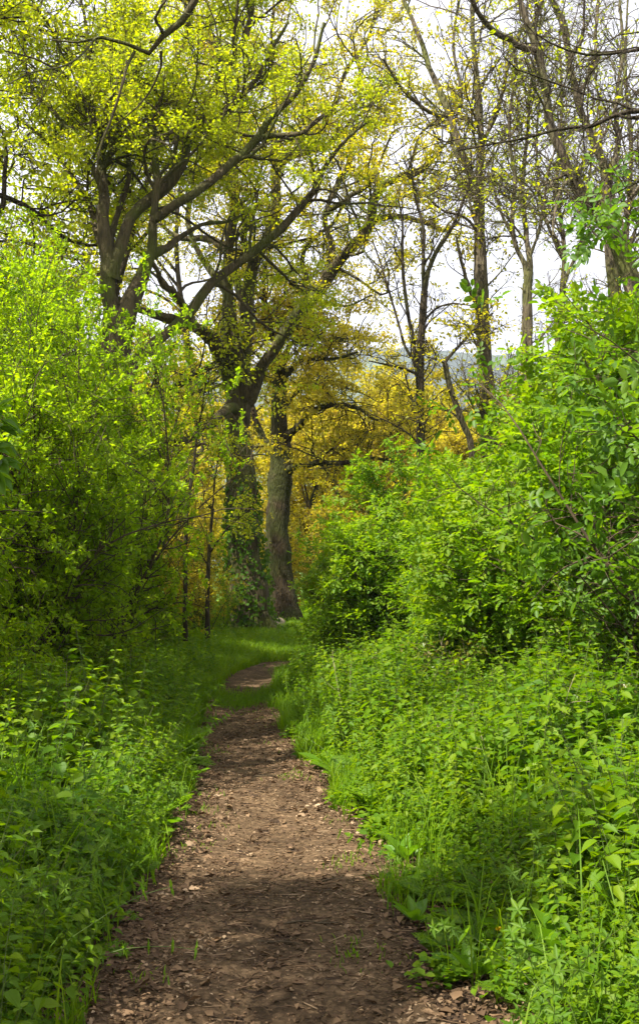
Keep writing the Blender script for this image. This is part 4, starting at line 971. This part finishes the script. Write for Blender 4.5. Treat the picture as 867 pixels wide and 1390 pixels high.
def litter():
    rng = np.random.default_rng(403); mb = MB()
    n = 46000
    y = 2.8 + 12 * rng.random(n) ** 1.7
    side = np.where(rng.random(n) < .4, -1, 1)
    edge = rng.random(n) < .6
    x = np.where(edge, path_x(y) + side * (path_w(y) * .5 + rng.normal(-.03, .2, n) + np.where(side > 0, .09 + .18 * (y < 7), 0)), path_x(y) + rng.uniform(-.5, .5, n) * path_w(y))
    a = rng.uniform(0, TAU, n)
    z = ground(x, y) + .006 + rng.random(n) ** 2 * .022 * np.where(edge, 1.4, .6)
    s = rng.uniform(.009, .026, n) * np.where(rng.random(n) < .10, rng.uniform(1.8, 2.8, n), 1) * np.where(edge, 1.2, .9)
    leaves(mb, np.stack([x, y, z], -1), np.stack([np.cos(a), np.sin(a), rng.normal(0, .22, n)], -1), rng.normal(0, .38, (n, 3)) + np.array([0, 0, 1]), s, LEAF_OAK, 0, rng.uniform(.9, .9))
    # little broken twigs and wood chips
    n = 2600
    y = 2.8 + 11 * rng.random(n) ** 1.6; x = path_x(y) + rng.normal(0, .42, n) * path_w(y)
    a = rng.normal(0, .9, n); L = rng.uniform(.012, .06, n)
    d = np.stack([np.cos(a), np.sin(a), np.zeros(n)], -1) * L[:, None]
    p0 = np.stack([x, y, ground(x, y) + .009], -1)
    tubes(mb, np.stack([p0 - d, p0, p0 + d + rng.normal(0, .004, (n, 3)) * [1, 1, .3]], 1), np.repeat(rng.uniform(.0012, .0032, n)[:, None], 3, 1), 4)
    tag(mb.build('fallen_leaves', M['litter']), 'brown dead leaves and chips scattered on the path and its edges', 'leaf litter', None, 'stuff')
litter()

# sticks on the path, docks, dandelion, log ------------------------------------
def stick(px, py, L, ang, r, lab):
    d = 4
    for _ in range(30):     # where the view line meets the ground
        p = P(px, py, d); d -= (gz(p[0], d) - p[2]) * -1.8 if False else 0
        z = gz(p[0], d); d = d + (p[2] - z) / ((p[2] - CAMZ) / d) * -1
    p = P(px, py, d)
    rng = np.random.default_rng(int(px)); root_z = gz(p[0], d) + r + .004
    s = spline([[-L / 2, 0, 0], [-L / 6, rng.normal(0, .012), .004], [L / 6, rng.normal(0, .012), .002], [L / 2, rng.normal(0, .01), 0]], 14)
    mb = MB(); tubes(mb, s[None], np.linspace(r, r * .5, 14)[None], 6)
    tubes(mb, spline([s[8], s[8] + [.03, .025, .004], s[8] + [.06, .06, .002]], 6)[None], np.linspace(r * .6, r * .3, 6)[None], 5)
    o = mb.build('stick', M['twig']); o.location = (p[0], d, root_z); o.rotation_euler = (0, 0, ang)
    tag(o, lab, 'stick', 'sticks lying on the path')
stick(425, 1256, .26, .05, .005, 'long thin dark stick lying across the near end of the path')
stick(375, 1282, .2, -.2, .005, 'short curved stick at the very front of the path')
stick(372, 1055, .3, .1, .006, 'dark stick on the path near the right nettles halfway along')
stick(385, 992, .34, .25, .008, 'stick lying at the right edge of the path beside the first grass tuft')
stick(455, 1195, .16, .5, .004, 'pale short twig on the trodden middle of the path')

def dock(seed):
    rng = np.random.default_rng(seed); lb = MB(); sb = MB()
    n = int(rng.integers(7, 11)); a = np.arange(n) * 2.4 + rng.normal(0, .3, n); el = rng.uniform(.5, 1.25, n)
    d = np.stack([np.cos(a) * np.cos(el), np.sin(a) * np.cos(el), np.sin(el)], -1)
    st = rng.uniform(.05, .12, n); p = d * st[:, None]
    tubes(sb, np.stack([np.zeros((n, 3)), p * .5, p], 1), np.full((n, 3), .003), 4)
    sz = rng.uniform(.14, .26, n)
    nor = np.stack([-np.cos(a) * np.sin(el), -np.sin(a) * np.sin(el), np.cos(el)], -1) + rng.normal(0, .15, (n, 3))
    leaves(lb, p, d, nor, sz, LEAF_BROAD, 0, 1.05)
    return sb, lb
docks = []
for i in range(3):
    sb, lb = dock(500 + i); r = thing('dock_plant', '', 'dock plant', (0, 0, 0), 0, 'dock plants by the path')
    sb.build('stem', M['stem'], r); lb.build('leaves', M['dock'], r); docks.append(r)
for i, (px, d, k, s, lab) in enumerate([
    (770, 4.0, 0, 1.25, 'largest broad leaved dock at the bottom right corner'), (640, 4.15, 1, .75, 'small dock at the right edge of the path near the front'),
    (700, 4.5, 2, .95, 'dock tucked between front nettles on the right'), (560, 4.9, 0, .6, 'little dock on the bare soil at the right path edge'),
    (548, 5.9, 1, .85, 'pale dock leaning over the right path edge by dead leaves'), (445, 8.4, 2, 1.0, 'dock at the right path edge halfway to the bend'),
    (215, 6.6, 1, .8, 'bright sunlit dock on the left edge of the path'), (180, 6.0, 0, .7, 'small dock leaf clump among left nettles beside the path'),
    (840, 4.4, 1, 1.1, 'dock with upright leaves against the right edge')]):
    place(docks[k], X_at(px, d), d, 1.9 * i, s * .78, lab, .04)

def dandelion():
    p = P(676, 1272, 4.35); x, y = p[0], p[1]; z = gz(x, y)
    root = thing('dandelion', 'tiny yellow dandelion flower among the docks at bottom right', 'flower', (x, y, z))
    mb = MB(); tubes(mb, np.array([[[0, 0, 0], [.005, 0, .06], [.002, 0, .12]]]), np.full((1, 3), .002), 5); mb.build('stem', M['stem'], root)
    rng = np.random.default_rng(3); n = 46; a = rng.uniform(0, TAU, n); e = rng.uniform(.1, 1.3, n)
    d = np.stack([np.cos(a) * np.cos(e), np.sin(a) * np.cos(e), np.sin(e)], -1)
    fb = MB(); leaves(fb, np.tile([[.002, 0, .12]], (n, 1)), d, np.tile([[0, 0, 1.]], (n, 1)) + d * -.2, np.full(n, .016), LEAF_LANCE)
    fb.build('petals', M['petal'], root)
M['petal'] = leaf_mat('dandelion_petal', [(.75, .5, .01), (.8, .6, .02)], (1, 1, 1), tmix=.2)
dandelion()

def log(px, py, d, L, r, ang, lab):
    p = P(px, py, d); rng = np.random.default_rng(int(px + py)); z = gz(p[0], d)
    s = spline([[-L / 2, 0, 0], [0, .04, .03], [L / 2, 0, 0]], 16)
    mb = MB(); tubes(mb, s[None], (np.full(16, r) * (1 + rng.normal(0, .05, 16)))[None], 12, 0, 1 + rng.normal(0, .04, (1, 16, 12)))
    n = mb.n
    for e, k in ((0, 0), (15, 15)):
        c = np.concatenate([mb.v[0][k * 12:(k + 1) * 12], s[k][None]]); i = np.arange(12)
        mb.add(c, np.stack([i, (i + 1) % 12, np.full(12, 12)], -1))
    o = mb.build('fallen_log', M['pale_wood']); o.location = (p[0], d, z + r * .8); o.rotation_euler = (0, 0, ang)
    tag(o, lab, 'log', 'pale logs by the golden oak')
log(436, 862, 23.5, .9, .07, .05, 'pale straight log lying in grass right of the bend')
log(374, 850, 26.6, .6, .16, 1.2, 'short pale broken log at the foot of the golden oak')

def haze():
    mb = MB(); x0, x1, y0, y1, z0, z1 = -2420, 2420, -320, 2420, -40, 360
    V = [(x, y, z) for z in (z0, z1) for y in (y0, y1) for x in (x0, x1)]
    mb.add(V, [[0, 2, 3, 1], [4, 5, 7, 6], [0, 1, 5, 4], [2, 6, 7, 3], [0, 4, 6, 2], [1, 3, 7, 5]])
    m, nt, ns, ln = new_mat('haze'); v = ns.new('ShaderNodeVolumePrincipled')
    v.inputs['Color'].default_value = (.80, .88, 1, 1); v.inputs['Density'].default_value = HAZE; v.inputs['Anisotropy'].default_value = .2
    ln.new(v.outputs[0], ns.new('ShaderNodeOutputMaterial').inputs['Volume'])
    tag(mb.build('haze', m, smooth=False), 'thin blue haze over the valley', 'haze', None, 'stuff')
HAZE = .0003
haze()
# ------------------------------------------------------------------ light, sky, camera
SUN_EL, SUN_AZ = 55.0, -122.0           # azimuth from straight ahead, negative to the left
w = bpy.data.worlds.new('World'); scene.world = w; w.use_nodes = True
ns, ln = w.node_tree.nodes, w.node_tree.links
bg = ns['Background']
sky = ns.new('ShaderNodeTexSky'); sky.sky_type = 'NISHITA'; sky.sun_disc = False
sky.sun_elevation = R(SUN_EL); sky.sun_rotation = R(SUN_AZ); sky.dust_density = 2.5; sky.air_density = 1.0
tc = ns.new('ShaderNodeTexCoord'); nz = nd(ns, 'ShaderNodeTexNoise', Scale=2.2, Detail=5.0, Roughness=.55); ln.new(tc.outputs['Generated'], nz.inputs['Vector'])
rp = ramp(ns, [(.25, (.8, .8, .8)), (.6, (.98, .98, .98))]); ln.new(nz.outputs['Fac'], rp.inputs[0])
mx = nd(ns, 'ShaderNodeMix', data_type='RGBA'); ln.new(rp.outputs[0], mx.inputs[0]); ln.new(sky.outputs[0], mx.inputs[6]); mx.inputs[7].default_value = (4.7, 4.6, 5.0, 1)
ln.new(mx.outputs[2], bg.inputs['Color']); bg.inputs['Strength'].default_value = .1

sd = bpy.data.lights.new('sun', 'SUN'); sd.energy = 5.0; sd.angle = R(.6); sd.color = (1, .95, .84)
so = bpy.data.objects.new('sun', sd); C.objects.link(so)
so.rotation_euler = (R(90 - SUN_EL), 0, R(180 - SUN_AZ))
import mathutils
e, a = R(SUN_EL), R(SUN_AZ)
tosun = mathutils.Vector((math.sin(a) * math.cos(e), math.cos(a) * math.cos(e), math.sin(e)))
so.rotation_euler = tosun.to_track_quat('Z', 'Y').to_euler()

cam = bpy.data.cameras.new('camera'); co = bpy.data.objects.new('camera', cam); C.objects.link(co)
cam.sensor_fit = 'VERTICAL'; cam.sensor_height = 36; cam.lens = F / 1390 * 36
cam.clip_start = .05; cam.clip_end = 4000
co.location = (0, 0, CAMZ); co.rotation_euler = (R(90) + PITCH, 0, 0)
scene.camera = co
scene.view_settings.view_transform = 'Standard'; scene.view_settings.look = 'None'
scene.view_settings.exposure = 1.58; scene.view_settings.gamma = 1
scene.cycles.use_denoising = True
scene.cycles.max_bounces = 10; scene.cycles.diffuse_bounces = 6; scene.cycles.transmission_bounces = 6; scene.cycles.glossy_bounces = 2
scene.cycles.sample_clamp_indirect = 6
